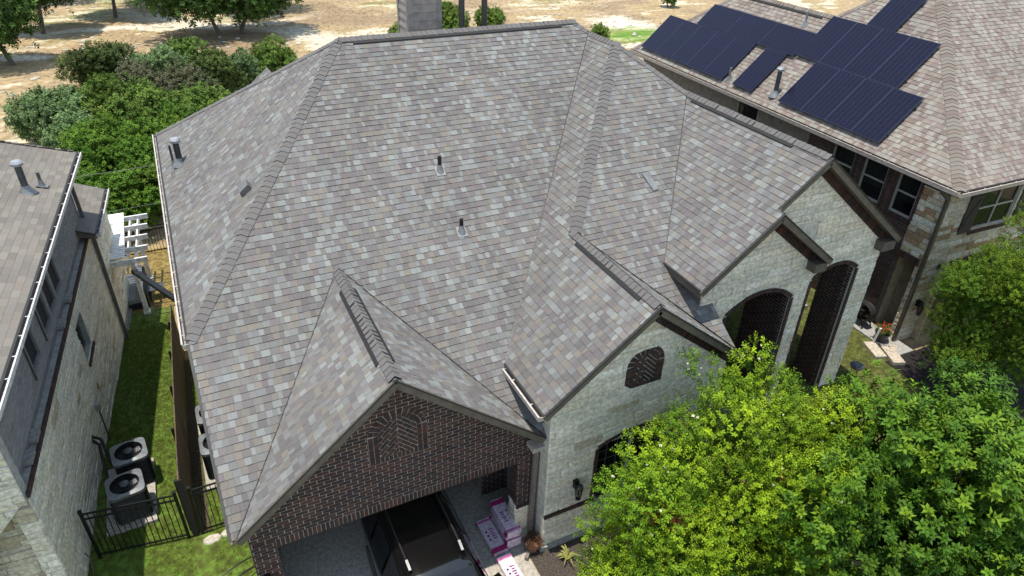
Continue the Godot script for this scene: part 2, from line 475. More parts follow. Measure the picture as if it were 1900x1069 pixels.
	var ts := []; var cs := []; var ts2 := []; var cs2 := []
	var pf := FastNoiseLite.new(); pf.seed = 77; pf.frequency = 0.5; pf.fractal_octaves = 3
	for spec in [[-6.4, -4.0, -14.0, 2.5, 34000, 0], [-3.62, -2.75, -10.0, 2.5, 7000, 0], [10.6, 16.5, -7.0, 3.0, 16000, 1], [-7.0, 2.0, -19.8, -14.6, 5000, 2]]:
		for i in spec[4]:
			var x := rng.randf_range(spec[0], spec[1]); var z := rng.randf_range(spec[2], spec[3])
			if x > -6.0 and x < -4.6 and z > -6.0 and z < -3.85: continue
			var w := pf.get_noise_2d(x, z)
			if w < -0.22 and rng.randf() < 0.55: continue
			if spec[5] == 1 and (w > 0.15 or (x > 15.2 and z > -0.7)): continue
			var k := rng.randf_range(0.6, 1.3)
			var t := Transform3D(Basis(Vector3.UP, rng.randf() * TAU).scaled(Vector3(1, k, 1)), Vector3(x, gy(x, z), z))
			var col := L(0.12, 0.225, 0.024).lerp(L(0.185, 0.235, 0.04), clampf(0.5 + w + rng.randf_range(-0.25, 0.25), 0, 1))
			if spec[5] == 1: col = col.lerp(L(0.20, 0.17, 0.07), 0.25)
			if spec[5] == 2: col = col.lerp(L(0.34, 0.29, 0.13), 0.65)
			(ts if spec[5] == 0 else ts2).append(t); (cs if spec[5] == 0 else cs2).append(vary(col, 0.2))
	# dry tufts and loose stones on the bare land
	var dt := []; var dc := []; var st := []; var sc := []
	var stone := MB.new(); stone.lathe(Transform3D(), [Vector2(0.10, -0.02), Vector2(0.11, 0.03), Vector2(0.06, 0.07), Vector2(0, 0.075)], 6, WHITE)
	for i in 9000:
		var x := rng.randf_range(-24.0, 46.0); var z := rng.randf_range(-88.0, -21.0)
		var w := pf.get_noise_2d(x * 0.25, z * 0.25)
		if w > -0.05:
			dt.append(Transform3D(Basis(Vector3.UP, rng.randf() * TAU).scaled(Vector3.ONE * rng.randf_range(2.0, 5.0)), Vector3(x, gy(x, z) - 0.03, z))); dc.append(vary(L(0.36, 0.29, 0.13).lerp(L(0.16, 0.18, 0.05), rng.randf() * 0.6), 0.2))
		elif i % 5 == 0:
			st.append(Transform3D(Basis(Vector3.UP, rng.randf() * TAU).scaled(Vector3(1, 0.8, 0.7) * rng.randf_range(0.6, 2.6)), Vector3(x, gy(x, z) - 0.03, z))); sc.append(vary(L(0.50, 0.46, 0.39), 0.15))
	tag(scatter(self, "dry_grass", tm, M.leaf, dt, dc), "scattered tufts of dry grass on the bare land", "grass")
	tag(scatter(self, "loose_stones", stone.mesh(), M.stone, st, sc), "loose pale stones scattered on the bare land", "stones")
	tag(scatter(self, "grass", tm, M.leaf, ts, cs), "short green grass of the side lawn by the left house", "grass")
	tag(scatter(self, "yard_grass", tm, M.leaf, ts2, cs2), "thin worn grass beside the porch and dry grass at the back", "grass")

# ---------------------------------------------------------------- building kit
const BRICK := [Color(0.060, 0.030, 0.026), Color(0.074, 0.035, 0.029), Color(0.048, 0.027, 0.026), Color(0.088, 0.041, 0.031), Color(0.042, 0.029, 0.030)]
const MORTAR := Color(0.52, 0.47, 0.41)
const TAUPE := Color(0.122, 0.102, 0.083)
func bbox(p: PackedVector2Array) -> Rect2:
	var r := Rect2(p[0], Vector2.ZERO)
	for w in p: r = r.expand(w)
	return r
func brick_col() -> Color: return vary(BRICK[rng.randi() % BRICK.size()], 0.22)

func bricks(key: String, par: Node, t: Transform3D, region: PackedVector2Array, holes: Array, pal: Array = [], h := 0.008):
	var r := bbox(region)
	var k := 0
	var y := r.position.y
	while y < r.end.y:
		var x := r.position.x - 0.2 + (0.117 if k % 2 else 0.0)
		while x < r.end.x:
			var c: Color = brick_col() if pal.is_empty() else vary(pal[rng.randi() % pal.size()], 0.12)
			piece(key, par, t, rect(x + 0.0075, y + 0.0075, x + 0.2265, y + 0.0725), region, holes, c, 0.0, h + rng.randf_range(-0.001, 0.0025))
			x += 0.234
		y += 0.080; k += 1

const STONE := [Color(0.781, 0.731, 0.595), Color(0.823, 0.765, 0.633), Color(0.727, 0.685, 0.564), Color(0.795, 0.725, 0.564), Color(0.864, 0.810, 0.683)]
const TAN := [Color(0.552, 0.483, 0.356), Color(0.586, 0.517, 0.380), Color(0.517, 0.431, 0.299)]
const WARM := [Color(0.640, 0.571, 0.436), Color(0.685, 0.627, 0.500), Color(0.594, 0.515, 0.372), Color(0.537, 0.426, 0.266), Color(0.708, 0.655, 0.543), Color(0.377, 0.246, 0.138)]
func stones(key: String, par: Node, t: Transform3D, region: PackedVector2Array, holes: Array, tan_share := 0.035, small := 1.0, pal: Array = STONE):
	var r := bbox(region)
	var y := r.position.y
	while y < r.end.y:
		var h: float = rng.randf_range(0.12, 0.22) * small
		var x := r.position.x - rng.randf() * 0.4
		while x < r.end.x:
			var w: float = rng.randf_range(0.32, 0.95) * small
			var c: Color = vary(TAN[rng.randi() % 3] if rng.randf() < tan_share else pal[rng.randi() % pal.size()], 0.09)
			var j := rng.randf_range(-0.01, 0.01)
			if h > 0.2 and rng.randf() < 0.25:
				var mid := y + h * rng.randf_range(0.4, 0.6)
				piece(key, par, t, rect(x + 0.006, y + 0.006, x + w - 0.006, mid - 0.006), region, holes, c, 0.0, rng.randf_range(0.014, 0.027), 1)
				piece(key, par, t, rect(x + 0.006, mid + 0.006, x + w - 0.006, y + h - 0.006), region, holes, vary(c, 0.08), 0.0, rng.randf_range(0.014, 0.027), 1)
			else:
				piece(key, par, t, PackedVector2Array([Vector2(x + 0.006, y + 0.006), Vector2(x + w - 0.006, y + 0.006 + j), Vector2(x + w - 0.006, y + h - 0.006), Vector2(x + 0.006, y + h - 0.006)]), region, holes, c, 0.0, rng.randf_range(0.014, 0.028), 1)
			x += w
		y += h

# a row of bricks on edge from a to b, d deep to the left of the line
func soldiers(key: String, par: Node, t: Transform3D, a: Vector2, b: Vector2, d: float, region: PackedVector2Array, holes: Array, h := 0.014, step := 0.080, g := 0.0075):
	var u := (b - a).normalized(); var n := Vector2(-u.y, u.x)
	var k := int((b - a).length() / step)
	var st := (b - a).length() / k
	for i in k:
		var p := a + u * (i * st + g); var q := a + u * ((i + 1) * st - g)
		piece(key, par, t, PackedVector2Array([p + n * 0.004, q + n * 0.004, q + n * (d - 0.004), p + n * (d - 0.004)]), region, holes, brick_col(), 0.0, h + rng.randf_range(-0.002, 0.002))

func arch(cx: float, hw: float, y0: float, spring: float, rise: float, grow := 0.0) -> PackedVector2Array:
	var rad := (hw * hw + rise * rise) / (2.0 * rise); var cy := spring + rise - rad
	var p := PackedVector2Array([Vector2(cx - hw - grow, y0), Vector2(cx + hw + grow, y0)])
	var a0 := asin(hw / rad)
	for i in 15:
		var a := lerpf(a0, -a0, i / 14.0)
		p.append(Vector2(cx, cy) + Vector2(sin(a), cos(a)) * (rad + grow) + Vector2(signf(a) * (grow * (1.0 - cos(a)) if i == 0 or i == 14 else 0.0), 0))
	return p
func arch_bricks(key: String, par: Node, t: Transform3D, cx: float, hw: float, y0: float, spring: float, rise: float, g0: float, g1: float, h := 0.016):
	var rad := (hw * hw + rise * rise) / (2.0 * rise); var cy := spring + rise - rad
	var a0 := asin(hw / rad)
	var k := maxi(4, int(2.0 * a0 * rad / 0.080))
	var gap := 0.007 / rad
	for i in k:
		var a := lerpf(-a0, a0, float(i) / k) + gap; var b := lerpf(-a0, a0, float(i + 1) / k) - gap
		var c := Vector2(cx, cy)
		piece(key, par, t, PackedVector2Array([c + Vector2(sin(a), cos(a)) * (rad + g0 + 0.006), c + Vector2(sin(b), cos(b)) * (rad + g0 + 0.006), c + Vector2(sin(b), cos(b)) * (rad + g1 - 0.006), c + Vector2(sin(a), cos(a)) * (rad + g1 - 0.006)]), PackedVector2Array(), [], brick_col(), 0.0, h)
	var rows := maxi(1, int(round((spring - y0) / 0.080))); var sy := (spring - y0) / rows
	for i in rows:
		for s in [-1.0, 1.0]:
			var xa: float = cx + s * (hw + g0 + 0.006); var xb: float = cx + s * (hw + g1 - 0.006)
			piece(key, par, t, rect(minf(xa, xb), y0 + i * sy + 0.0075, maxf(xa, xb), y0 + (i + 1) * sy - 0.0075), PackedVector2Array(), [], brick_col(), 0.0, h)

# the blind arched panel of herringbone brick with two rings of headers
func emblem(key: String, par: Node, t: Transform3D, cx: float, y0: float, hw: float, spring: float, rise: float):
	var inner := arch(cx, hw, y0, spring, rise)
	for r in 2: arch_bricks(key, par, t, cx, hw, y0 - 0.09, spring, rise, r * 0.098, r * 0.098 + 0.098, 0.014)
	var x := cx - hw - 0.19
	soldiers(key, par, t, Vector2(cx - hw, y0 - 0.09), Vector2(cx + hw, y0 - 0.09), 0.09, PackedVector2Array(), [])
	for s in [-1.0, 1.0]:
		var half := rect(cx - hw - 0.1, y0 - 0.5, cx - 0.004, spring + rise + 0.5) if s < 0 else rect(cx + 0.004, y0 - 0.5, cx + hw + 0.1, spring + rise + 0.5)
		var reg = Geometry2D.intersect_polygons(inner, half)
		if reg.is_empty(): continue
		var u := Vector2(0.7071, -0.7071 * s * -1.0 * -1.0) if s > 0 else Vector2(0.7071, 0.7071)
		if s > 0: u = Vector2(0.7071, -0.7071)
		var n := Vector2(-u.y, u.x)
		for i in range(-14, 15):
			for k in range(-5, 6):
				var p := Vector2(cx, y0 + 0.4) + n * (i * 0.080) + u * (k * 0.234 + (0.11 if i % 2 else 0.0))
				piece(key, par, t, PackedVector2Array([p + n * 0.0075 + u * 0.0075, p + u * 0.2265 + n * 0.0075, p + u * 0.2265 + n * 0.0725, p + n * 0.0725 + u * 0.0075]), reg[0], [], brick_col(), 0.0, 0.01)

# a wall body with openings, cut through each opening so that no face has a hole in it
func wall(par: Node, called: String, t: Transform3D, poly: PackedVector2Array, holes: Array, thick: float, m: Material, col: Color) -> MeshInstance3D:
	var parts := [ccw(poly)]
	for h in holes:
		var r := bbox(h); var cx := r.get_center().x
		var nxt := []
		for p in parts:
			for half in [rect(-100, -100, cx, 100), rect(cx, -100, 100, 100)]:
				for q in Geometry2D.intersect_polygons(p, half):
					nxt.append_array(Geometry2D.clip_polygons(q, h))
		parts = nxt
	var b := MB.new()
	for p in parts: prism(b, t, p, -thick, 0.0, col, true)
	return put(par, called, b, m)

const SHINGLES := [Color(0.197, 0.195, 0.192), Color(0.170, 0.156, 0.154), Color(0.226, 0.234, 0.229), Color(0.210, 0.190, 0.167), Color(0.153, 0.144, 0.143), Color(0.188, 0.180, 0.173), Color(0.255, 0.265, 0.257), Color(0.172, 0.152, 0.154), Color(0.193, 0.196, 0.194), Color(0.197, 0.180, 0.161), Color(0.163, 0.151, 0.149)]
# one plane of a roof: the deck as a part, its shingles queued
func roof_plane(key: String, house: Node, pts: Array, nrm: Vector3, pal: Array, seed_: int, kind := 0) -> MeshInstance3D:
	var t := roof_frame(pts[0], nrm)
	var p := flat(t, pts)
	var b := MB.new(); prism(b, t, p, -0.13, -0.006, TAUPE, true)
	var deck := put(house, "roof", b, M.paint)
	var r := bbox(p)
	var rg := RandomNumberGenerator.new(); rg.seed = seed_
	var y := r.position.y - 0.01
	var e := 0.146
	var row := 0
	var fn := FastNoiseLite.new(); fn.seed = seed_; fn.frequency = 0.55; fn.fractal_octaves = 3
	while y < r.end.y:
		var x := r.position.x - rg.randf() * 0.5
		var strip = Geometry2D.intersect_polygons(p, rect(r.position.x - 1, y, r.end.x + 1, y + e + 0.012))
		var lo := 1e9; var hi := -1e9
		for s in strip:
			for w in s: lo = minf(lo, w.x); hi = maxf(hi, w.x)
		while x < r.end.x:
			var w: float = rg.randf_range(0.06, 0.18) if kind == 0 else rg.randf_range(0.27, 0.33)
			if x + w > lo and x < hi:
				var c: Color = pal[rg.randi() % pal.size()]
				var k := rg.randf_range(0.93, 1.06) * (1.0 + 0.18 * fn.get_noise_2d(x, y * 0.6))
				c = Color(c.r * k, c.g * k * rg.randf_range(0.985, 1.015), c.b * k * rg.randf_range(0.97, 1.03))
				var lift: float = (rg.randf_range(0.014, 0.019) if rg.randf() < 0.55 else rg.randf_range(0.009, 0.012)) if kind == 0 else 0.007
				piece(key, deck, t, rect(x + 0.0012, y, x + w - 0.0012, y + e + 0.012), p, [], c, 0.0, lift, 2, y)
			x += w
		y += e; row += 1
	return deck

# ridge and hip caps from a (low or near end) to b; d1 and d2 point down the two slopes
func caps(house: Node, a: Vector3, b: Vector3, n1: Vector3, n2: Vector3, pal: Array, lift := 0.0, w := 0.15, called := "ridge_cap"):
	var l := (b - a).normalized()
	var ds := []
	for n in [n1, n2]:
		var d: Vector3 = l.cross(n.normalized()).normalized()
		if d.y > 0.0: d = -d
		ds.append(d)
	var up := (n1.normalized() + n2.normalized()).normalized()
	var meshes := []
	for c in pal.slice(0, 4):
		var mb := MB.new()
		var p0 := up * 0.034; var p1 := l * 0.185 + up * 0.018
		for k in 2:
			var q0: Vector3 = p0 + ds[k] * w; var q1: Vector3 = p1 + ds[k] * w
			mb.face([p0, p1, q1, q0], up, c)
			mb.face([p0, q0, q0 - up * 0.016, p0 - up * 0.016], -l, Color(0.03, 0.03, 0.03))
			mb.face([q0, q1, q1 - up * 0.02, q0 - up * 0.024], ds[k], c)
		meshes.append(mb.mesh())
	var n := int((b - a).length() / 0.142)
	for i in n:
		inst(house, called, meshes[rng.randi() % meshes.size()], M.shingle, Transform3D(Basis(up, rng.randf_range(-0.025, 0.025)), rng.randf_range(-0.004, 0.004) * up + a + l * (0.02 + i * (b - a).length() / n) + up * lift))

func ridge_vent(house: Node, a: Vector3, b: Vector3, n1: Vector3, n2: Vector3):
	var mb := MB.new()
	var l := (b - a).normalized()
	var up := (n1.normalized() + n2.normalized()).normalized()
	for n in [n1, n2]:
		var d: Vector3 = l.cross((n as Vector3).normalized()).normalized()
		if d.y > 0.0: d = -d
		var nn: Vector3 = (n as Vector3).normalized()
		var t := Transform3D(Basis(l, nn, l.cross(nn)), (a + b) * 0.5 + d * 0.098 + nn * 0.018)
		mb.box(t, Vector3((b - a).length(), 0.040, 0.196), L(0.012, 0.012, 0.013))
	put(house, "ridge_vent", mb, M.rubber)

func valley(house: Node, a: Vector3, b: Vector3):
	var mb := MB.new(); mb.bar(a + Vector3.UP * 0.018, b + Vector3.UP * 0.016, 0.017, 0.016, L(0.022, 0.022, 0.023)); put(house, "valley_flashing", mb, M.metal)

func gutter(house: Node, a: Vector3, b: Vector3, out: Vector3, col: Color, called := "gutter"):
	var mb := MB.new()
	var w := 0.12
	mb.bar(a + out * 0.012 - Vector3.UP * 0.05, b + out * 0.012 - Vector3.UP * 0.05, 0.012, 0.10, col)
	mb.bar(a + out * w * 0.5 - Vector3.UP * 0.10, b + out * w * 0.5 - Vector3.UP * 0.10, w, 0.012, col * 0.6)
	mb.bar(a + out * w - Vector3.UP * 0.045, b + out * w - Vector3.UP * 0.045, 0.014, 0.11, col)
	mb.bar(a + out * (w + 0.004) + Vector3.UP * 0.012, b + out * (w + 0.004) + Vector3.UP * 0.012, 0.03, 0.014, col)
	for e in [a, b]: mb.bar(e + out * 0.01 - Vector3.UP * 0.05, e + out * w - Vector3.UP * 0.05, 0.012, 0.1, col)
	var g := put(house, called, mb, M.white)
	var n := int((b - a).length() / 0.62)
	for i in n:
		var p := a.lerp(b, (i + 0.5) / n)
		var hb := MB.new(); hb.bar(p + out * -0.02 + Vector3.UP * 0.004, p + out * w + Vector3.UP * 0.004, 0.025, 0.008, col * 1.05)
		put(g, "hanger", hb, M.white)

func fascia(house: Node, a: Vector3, b: Vector3, out: Vector3, h := 0.165, col := TAUPE):
	var mb := MB.new()
	mb.bar(a - Vector3.UP * (h * 0.5 + 0.015) + out * 0.012, b - Vector3.UP * (h * 0.5 + 0.015) + out * 0.012, 0.035, h, col)
	mb.bar(a - Vector3.UP * 0.006 + out * 0.022, b - Vector3.UP * 0.006 + out * 0.022, 0.06, 0.022, L(0.02, 0.02, 0.02))
	put(house, "fascia_board", mb, M.paint)

func vent_pipe(house: Node, at: Vector3, nrm: Vector3, h: float, r: float, cap: bool, col: Color, called := "vent_pipe"):
	var mb := MB.new()
	mb.tube([at - Vector3.UP * 0.1, at + Vector3.UP * h], [r, r], 12, col)
	var p := put(house, called, mb, M.metal)
	var fb := MB.new()
	var t := roof_frame(at + nrm.normalized() * 0.016, nrm)
	prism(fb, t, rect(-0.11, -0.14, 0.11, 0.13), 0.0, 0.006, L(0.25, 0.255, 0.26))
	fb.lathe(Transform3D(Basis(), at), [Vector2(r * 2.6, -0.06), Vector2(r * 1.5, 0.08), Vector2(r * 1.05, 0.16)], 14, L(0.26, 0.265, 0.27))
	put(p, "flashing", fb, M.metal)
	if cap:
		var cb := MB.new()
		cb.lathe(Transform3D(Basis(), at + Vector3.UP * h), [Vector2(r * 1.02, -0.07), Vector2(r * 1.7, -0.06), Vector2(r * 1.75, 0.0), Vector2(r * 1.3, 0.05), Vector2(0.0, 0.075)], 16, L(0.42, 0.43, 0.45))
		put(p, "cap", cb, M.metal)

# a window set in a wall frame: frame bars, glass, a dark room with a blind behind it
func window(par: Node, t: Transform3D, x0: float, y0: float, x1: float, y1: float, cols: int, rows: int, fc: Color, called := "window", blind := 0.0, depth := 0.0, screened := false):
	var fb := MB.new()
	var w := 0.055
	for q in [rect(x0, y0, x0 + w, y1), rect(x1 - w, y0, x1, y1), rect(x0 + w, y0, x1 - w, y0 + w), rect(x0 + w, y1 - w, x1 - w, y1)]: prism(fb, t, q, depth - 0.05, depth + 0.03, fc, true)
	for i in range(1, cols):
		var x := lerpf(x0, x1, float(i) / cols); prism(fb, t, rect(x - 0.025, y0 + w, x + 0.025, y1 - w), depth - 0.04, depth + 0.02, fc, true)
	for i in range(1, rows):
		var y := lerpf(y0, y1, float(i) / rows); prism(fb, t, rect(x0 + w, y - 0.022, x1 - w, y + 0.022), depth - 0.038, depth + 0.017, fc, true)
	var o := put(par, called, fb, M.paint)
	for i in cols:
		for k in rows:
			var gb := MB.new()
			prism(gb, t, rect(lerpf(x0, x1, float(i) / cols) + 0.03, lerpf(y0, y1, float(k) / rows) + 0.03, lerpf(x0, x1, float(i + 1) / cols) - 0.03, lerpf(y0, y1, float(k + 1) / rows) - 0.03), depth - 0.02, depth - 0.014, L(0.014, 0.015, 0.016) if screened else WHITE, true)
			put(o, "screen" if screened else "pane", gb, M.screen if screened else M.glass)
	var rb := MB.new()
	prism(rb, t, rect(x0 - 0.02, y0 - 0.02, x1 + 0.02, y1 + 0.02), depth - 0.51, depth - 0.499, L(0.02, 0.022, 0.022), true)
	for q in [rect(x0 - 0.01, y0, x0 + 0.01, y1), rect(x1 - 0.01, y0, x1 + 0.01, y1), rect(x0, y0 - 0.01, x1, y0 + 0.01), rect(x0, y1 - 0.01, x1, y1 + 0.01)]: prism(rb, t, q, depth - 0.5, depth - 0.05, L(0.06, 0.06, 0.06), true)
	put(o, "dark_room", rb, M.siding)
	if blind > 0.0:
		var bb := MB.new()
		var y := y1 - 0.05
		while y > y1 - (y1 - y0) * blind:
			prism(bb, t, rect(x0 + 0.05, y - 0.035, x1 - 0.05, y), depth - 0.12, depth - 0.115, L(0.10, 0.125, 0.12), true); y -= 0.042
		put(o, "blind", bb, M.siding)
	return o

func downspout(house: Node, pts: Array, col: Color, called := "downspout", w := 0.085):
	var mb := MB.new()
	for i in pts.size() - 1: mb.bar(pts[i], pts[i + 1], w, w * 0.8, col, Vector3.BACK)
	put(house, called, mb, M.white)

func lantern(house: Node, at: Vector3, out: Vector3):
	var mb := MB.new()
	mb.box(Transform3D(Basis(), at + out * 0.015), Vector3(0.11, 0.2, 0.11), L(0.01, 0.01, 0.01))
	mb.tube([at + Vector3.UP * 0.06, at + out * 0.08 + Vector3.UP * 0.13, at + out * 0.15 + Vector3.UP * 0.08], [0.012, 0.012, 0.012], 8, L(0.01, 0.01, 0.01))
	var o := put(house, "wall_lantern", mb, M.black_metal)
	var c := at + out * 0.15
	var rb := MB.new()
	rb.lathe(Transform3D(Basis(), c + Vector3.UP * 0.02), [Vector2(0.10, 0.0), Vector2(0.095, 0.02), Vector2(0.03, 0.09), Vector2(0.0, 0.1)], 6, L(0.012, 0.012, 0.012))
	rb.lathe(Transform3D(Basis(), c - Vector3.UP * 0.34), [Vector2(0.0, -0.07), Vector2(0.02, -0.03), Vector2(0.055, 0.0), Vector2(0.05, 0.015)], 6, L(0.012, 0.012, 0.012))
	for k in 6:
		var a := TAU * k / 6
		rb.bar(c + Vector3(cos(a) * 0.055, -0.33, sin(a) * 0.055), c + Vector3(cos(a) * 0.092, 0.03, sin(a) * 0.092), 0.01, 0.01, L(0.012, 0.012, 0.012))
	put(o, "cage", rb, M.black_metal)
	var gb := MB.new(); gb.lathe(Transform3D(Basis(), c - Vector3.UP * 0.33), [Vector2(0.05, 0.0), Vector2(0.086, 0.35)], 6, WHITE)
	put(o, "glass", gb, M.glass)

# ---------------------------------------------------------------- the middle house
func main_house():
	var H := 9.153; var zB := -8.645; var m := 0.638; var ml := 0.810; var mg := 0.846; var ms := 0.778
	var house := thing("stone_and_brick_house", "large single family house with grey hipped shingle roof and open brick garage in the middle", "house", Vector3(3, 0, -5))
	var A := Vector3(1.655, H, zB); var B := Vector3(8.339, H, zB)
	var nf := Vector3(0, 1, m); var nl := Vector3(-ml, 1, 0); var nr := Vector3(ms, 1, 0); var nb := Vector3(0, 1, -m); var nw := Vector3(-ms, 1, 0)
	var C := A + Vector3(-3.762 / ml, -3.762, 3.762 / m); var D := A + Vector3(-3.762 / ml, -3.762, -3.762 / m)
	var Q := B + Vector3(0.234 / ms, -0.234, 0.234 / m); var P := Q + Vector3(0, 0, 1.40)
	var R := P + Vector3(-2.802 / ms, -2.802, 2.802 / m); var M1 := Vector3(R.x, R.y, 0.697); var ML := M1 + Vector3(-1.825 / ms, -1.825, 0)
	var S := P + Vector3(1.02 / ms, -1.02, 1.02 / m); var E1 := Vector3(S.x, S.y, -0.38); var ER := E1 + Vector3(2.577 / ms, -2.577, 0)
	var fy := func(z: float) -> float: return H - m * (z - zB)
	var G1 := Vector3(0.0, 5.855, 0.3825); var G0 := Vector3(0.0, 5.855, zB + (H - 5.855) / m)
	var ge: float = fy.call(0.3825); var gw := (5.855 - ge) / mg
	var GL := G1 + Vector3(-gw, ge - 5.855, 0); var GR := G1 + Vector3(gw, ge - 5.855, 0)
	var V := Vector3(ML.x, ML.y, zB + (H - ML.y) / m)
	var k := "shingle_main"; var pal := SHINGLES
	# planes
	roof_plane(k, house, [A, Vector3(C.x, C.y, C.z), Vector3(C.x, ge, 0.3825), GL, G0, GR, Vector3(2.95, ge, 0.3825), Vector3(2.95, V.y, V.z), V, Q, B], nf, pal, 1)
	roof_plane(k, house, [A, D, C], nl, pal, 2)
	var DR := Vector3(ER.x, ER.y, D.z)
	roof_plane("back", house, [A, B, Vector3(B.x + 3.762 / ms, D.y, D.z), D], nb, pal, 3)
	roof_plane(k, house, [B, DR + Vector3(0, 0, 0.0), ER, E1, S, P, Q], nr, pal, 4)
	roof_plane(k, house, [Q, V, ML, M1, R, P], nw, pal, 5)
	var xw := 7.15
	var ev := S + Vector3(-(S.y - 5.48) / ms, -(S.y - 5.48), (S.y - 5.48) / m)
	var yv := func(z: float) -> float: return P.y - m * (z - P.z)
	var hv := M1.z
	roof_plane(k, house, [P, R, Vector3(R.x + (R.y - yv.call(0.69)) / ms, yv.call(0.69), 0.69), Vector3(7.5, yv.call(0.69), 0.69), Vector3(7.5, yv.call(-0.5), -0.5), Vector3(xw, yv.call(-0.5), -0.5), Vector3(xw, ev.y, ev.z), ev, S], nf, pal, 6)
	roof_plane(k, house, [R, M1, M1 + Vector3(2.30, -2.30 * ms, 0), ], nr, pal, 7)
	roof_plane(k, house, [G0, GL, G1], Vector3(-mg, 1, 0), pal, 8)
	roof_plane(k, house, [G0, G1, GR], Vector3(mg, 1, 0), pal, 9)
	# entry gable, with the second gable nested in its left slope
	var N1 := Vector3(8.69, E1.y - (E1.x - 8.69) * ms, -0.18); var NL := N1 + Vector3(-1.436 / ms, -1.436, 0); var NR := N1 + Vector3(1.53 / ms, -1.53, 0)
	roof_plane(k, house, [S, ev, Vector3(ev.x, ev.y, -0.18), N1, Vector3(N1.x, N1.y, -0.38), E1], nw, pal, 10)
	roof_plane(k, house, [Vector3(N1.x, N1.y, -0.70), N1, NR, Vector3(NR.x, NR.y, -0.70)], nr, pal, 11)
	# a small gabled wing on the far side whose ridge just shows over the hip
	roof_plane(k, house, [Vector3(0.62, 7.12, -12.9), Vector3(0.62, 7.12, -14.5), Vector3(-1.6, 5.32, -14.5), Vector3(-1.6, 5.32, -12.9)], nl, pal, 12)
	queue.erase("back")
	flush(k, "shingle", "shingles", M.shingle)
	for e in [[G0, GL], [G0, GR], [Q, V], [R, Vector3(R.x + (R.y - yv.call(0.69)) / ms, yv.call(0.69), 0.69)], [S, ev]]: valley(house, e[0], e[1])
	# caps and vents
	var cp := [SHINGLES[0] * 0.84, SHINGLES[5] * 0.86, SHINGLES[1] * 0.92, SHINGLES[4] * 0.96]
	caps(house, C, A, nf, nl, cp)
	caps(house, D, A, nb, nl, cp)
	caps(house, A, B, nf, nb, cp, 0.03)
	caps(house, Q, B, nf, nr, cp)
	caps(house, P, Q, nw, nr, cp)
	caps(house, R, P, nf, nw, cp)
	caps(house, S, P, nf, nr, cp)
	caps(house, M1, R, nw, nr, cp, 0.028)
	caps(house, E1, S, nw, nr, cp, 0.028)
	caps(house, G1, G0, Vector3(-mg, 1, 0), Vector3(mg, 1, 0), cp, 0.028)
	ridge_vent(house, A.lerp(B, 0.05), A.lerp(B, 0.93), nf, nb)
	ridge_vent(house, G1.lerp(G0, 0.15), G1.lerp(G0, 0.80), Vector3(-mg, 1, 0), Vector3(mg, 1, 0))
	ridge_vent(house, M1.lerp(R, 0.14), M1.lerp(R, 0.9), nw, nr)
	ridge_vent(house, E1.lerp(S, 0.2), E1.lerp(S, 0.92), nw, nr)
	# boards along rakes and eaves
	var fz := Vector3(0, 0, 1)
	for e in [[GL, G1], [G1, GR], [ML, M1], [M1, M1 + Vector3(2.30, -2.30 * ms, 0)], [NL, N1], [N1, NR], [N1 + Vector3(0, 0, -0.2), E1], [E1, ER]]: fascia(house, e[0], e[1], fz, 0.155)
	fascia(house, Vector3(C.x, C.y, C.z), Vector3(C.x, ge, 0.3825), Vector3.LEFT)
	fascia(house, D, C, Vector3.LEFT); fascia(house, V, ML, Vector3.LEFT); fascia(house, ev, Vector3(ev.x, ev.y, -0.18), Vector3.LEFT)
	fascia(house, Vector3(N1.x, N1.y, -0.70), Vector3(N1.x + 0.001, N1.y, -0.18), Vector3.RIGHT)
	gutter(house, D + Vector3(0, -0.02, 0), C + Vector3(0, -0.02, 0.05), Vector3.LEFT, L(0.55, 0.50, 0.45))
	gutter(house, V + Vector3(0, -0.02, 0.15), ML + Vector3(0, -0.02, 0), Vector3.LEFT, L(0.55, 0.49, 0.44))
	# soffit returns at the feet of the right rakes
	var rt := MB.new()
	rt.bx(NR + Vector3(-0.42, -0.33, -0.5), NR + Vector3(-0.05, -0.10, -0.02), TAUPE); put(house, "cornice_return", rt, M.paint)
	rt = MB.new(); rt.bx(ER + Vector3(-0.5, -0.36, -0.5), ER + Vector3(-0.05, -0.10, -0.02), TAUPE); put(house, "cornice_return", rt, M.paint)
	# things on the roof
	vent_pipe(house, Vector3(2.90, fy.call(-5.10), -5.10), nf, 0.36, 0.045, false, L(0.03, 0.03, 0.03))
	vent_pipe(house, Vector3(2.85, fy.call(-3.70), -3.70), nf, 0.32, 0.045, false, L(0.03, 0.03, 0.03))
	vent_pipe(house, Vector3(-2.49, 5.80, -10.70), nl, 0.66, 0.08, true, L(0.07, 0.075, 0.085), "flue_pipe")
	vent_pipe(house, Vector3(-2.66, 5.66, -10.95), nl, 0.58, 0.03, false, L(0.10, 0.105, 0.11))
	var hb := MB.new(); var ht := roof_frame(Vector3(-1.25, 6.80, -5.93) , nl)
	hb.box(Transform3D(ht.basis, ht.origin + ht.basis.z * 0.07), Vector3(0.3, 0.24, 0.13), L(0.20, 0.20, 0.20)); put(house, "roof_vent", hb, M.metal)
	hb = MB.new(); hb.box(Transform3D(ht.basis, ht.origin + ht.basis.z * 0.06 - ht.basis.y * 0.125), Vector3(0.27, 0.02, 0.1), L(0.01, 0.01, 0.01)); put(house, "vent_opening", hb, M.rubber)
	var ft := roof_frame(Vector3(7.515, 6.60, -3.23), nf); hb = MB.new()
	hb.box(Transform3D(ft.basis.rotated(ft.basis.z, 0.12), ft.origin + ft.basis.z * 0.02), Vector3(0.17, 0.52, 0.03), L(0.28, 0.28, 0.275)); put(house, "metal_flashing", hb, M.metal)
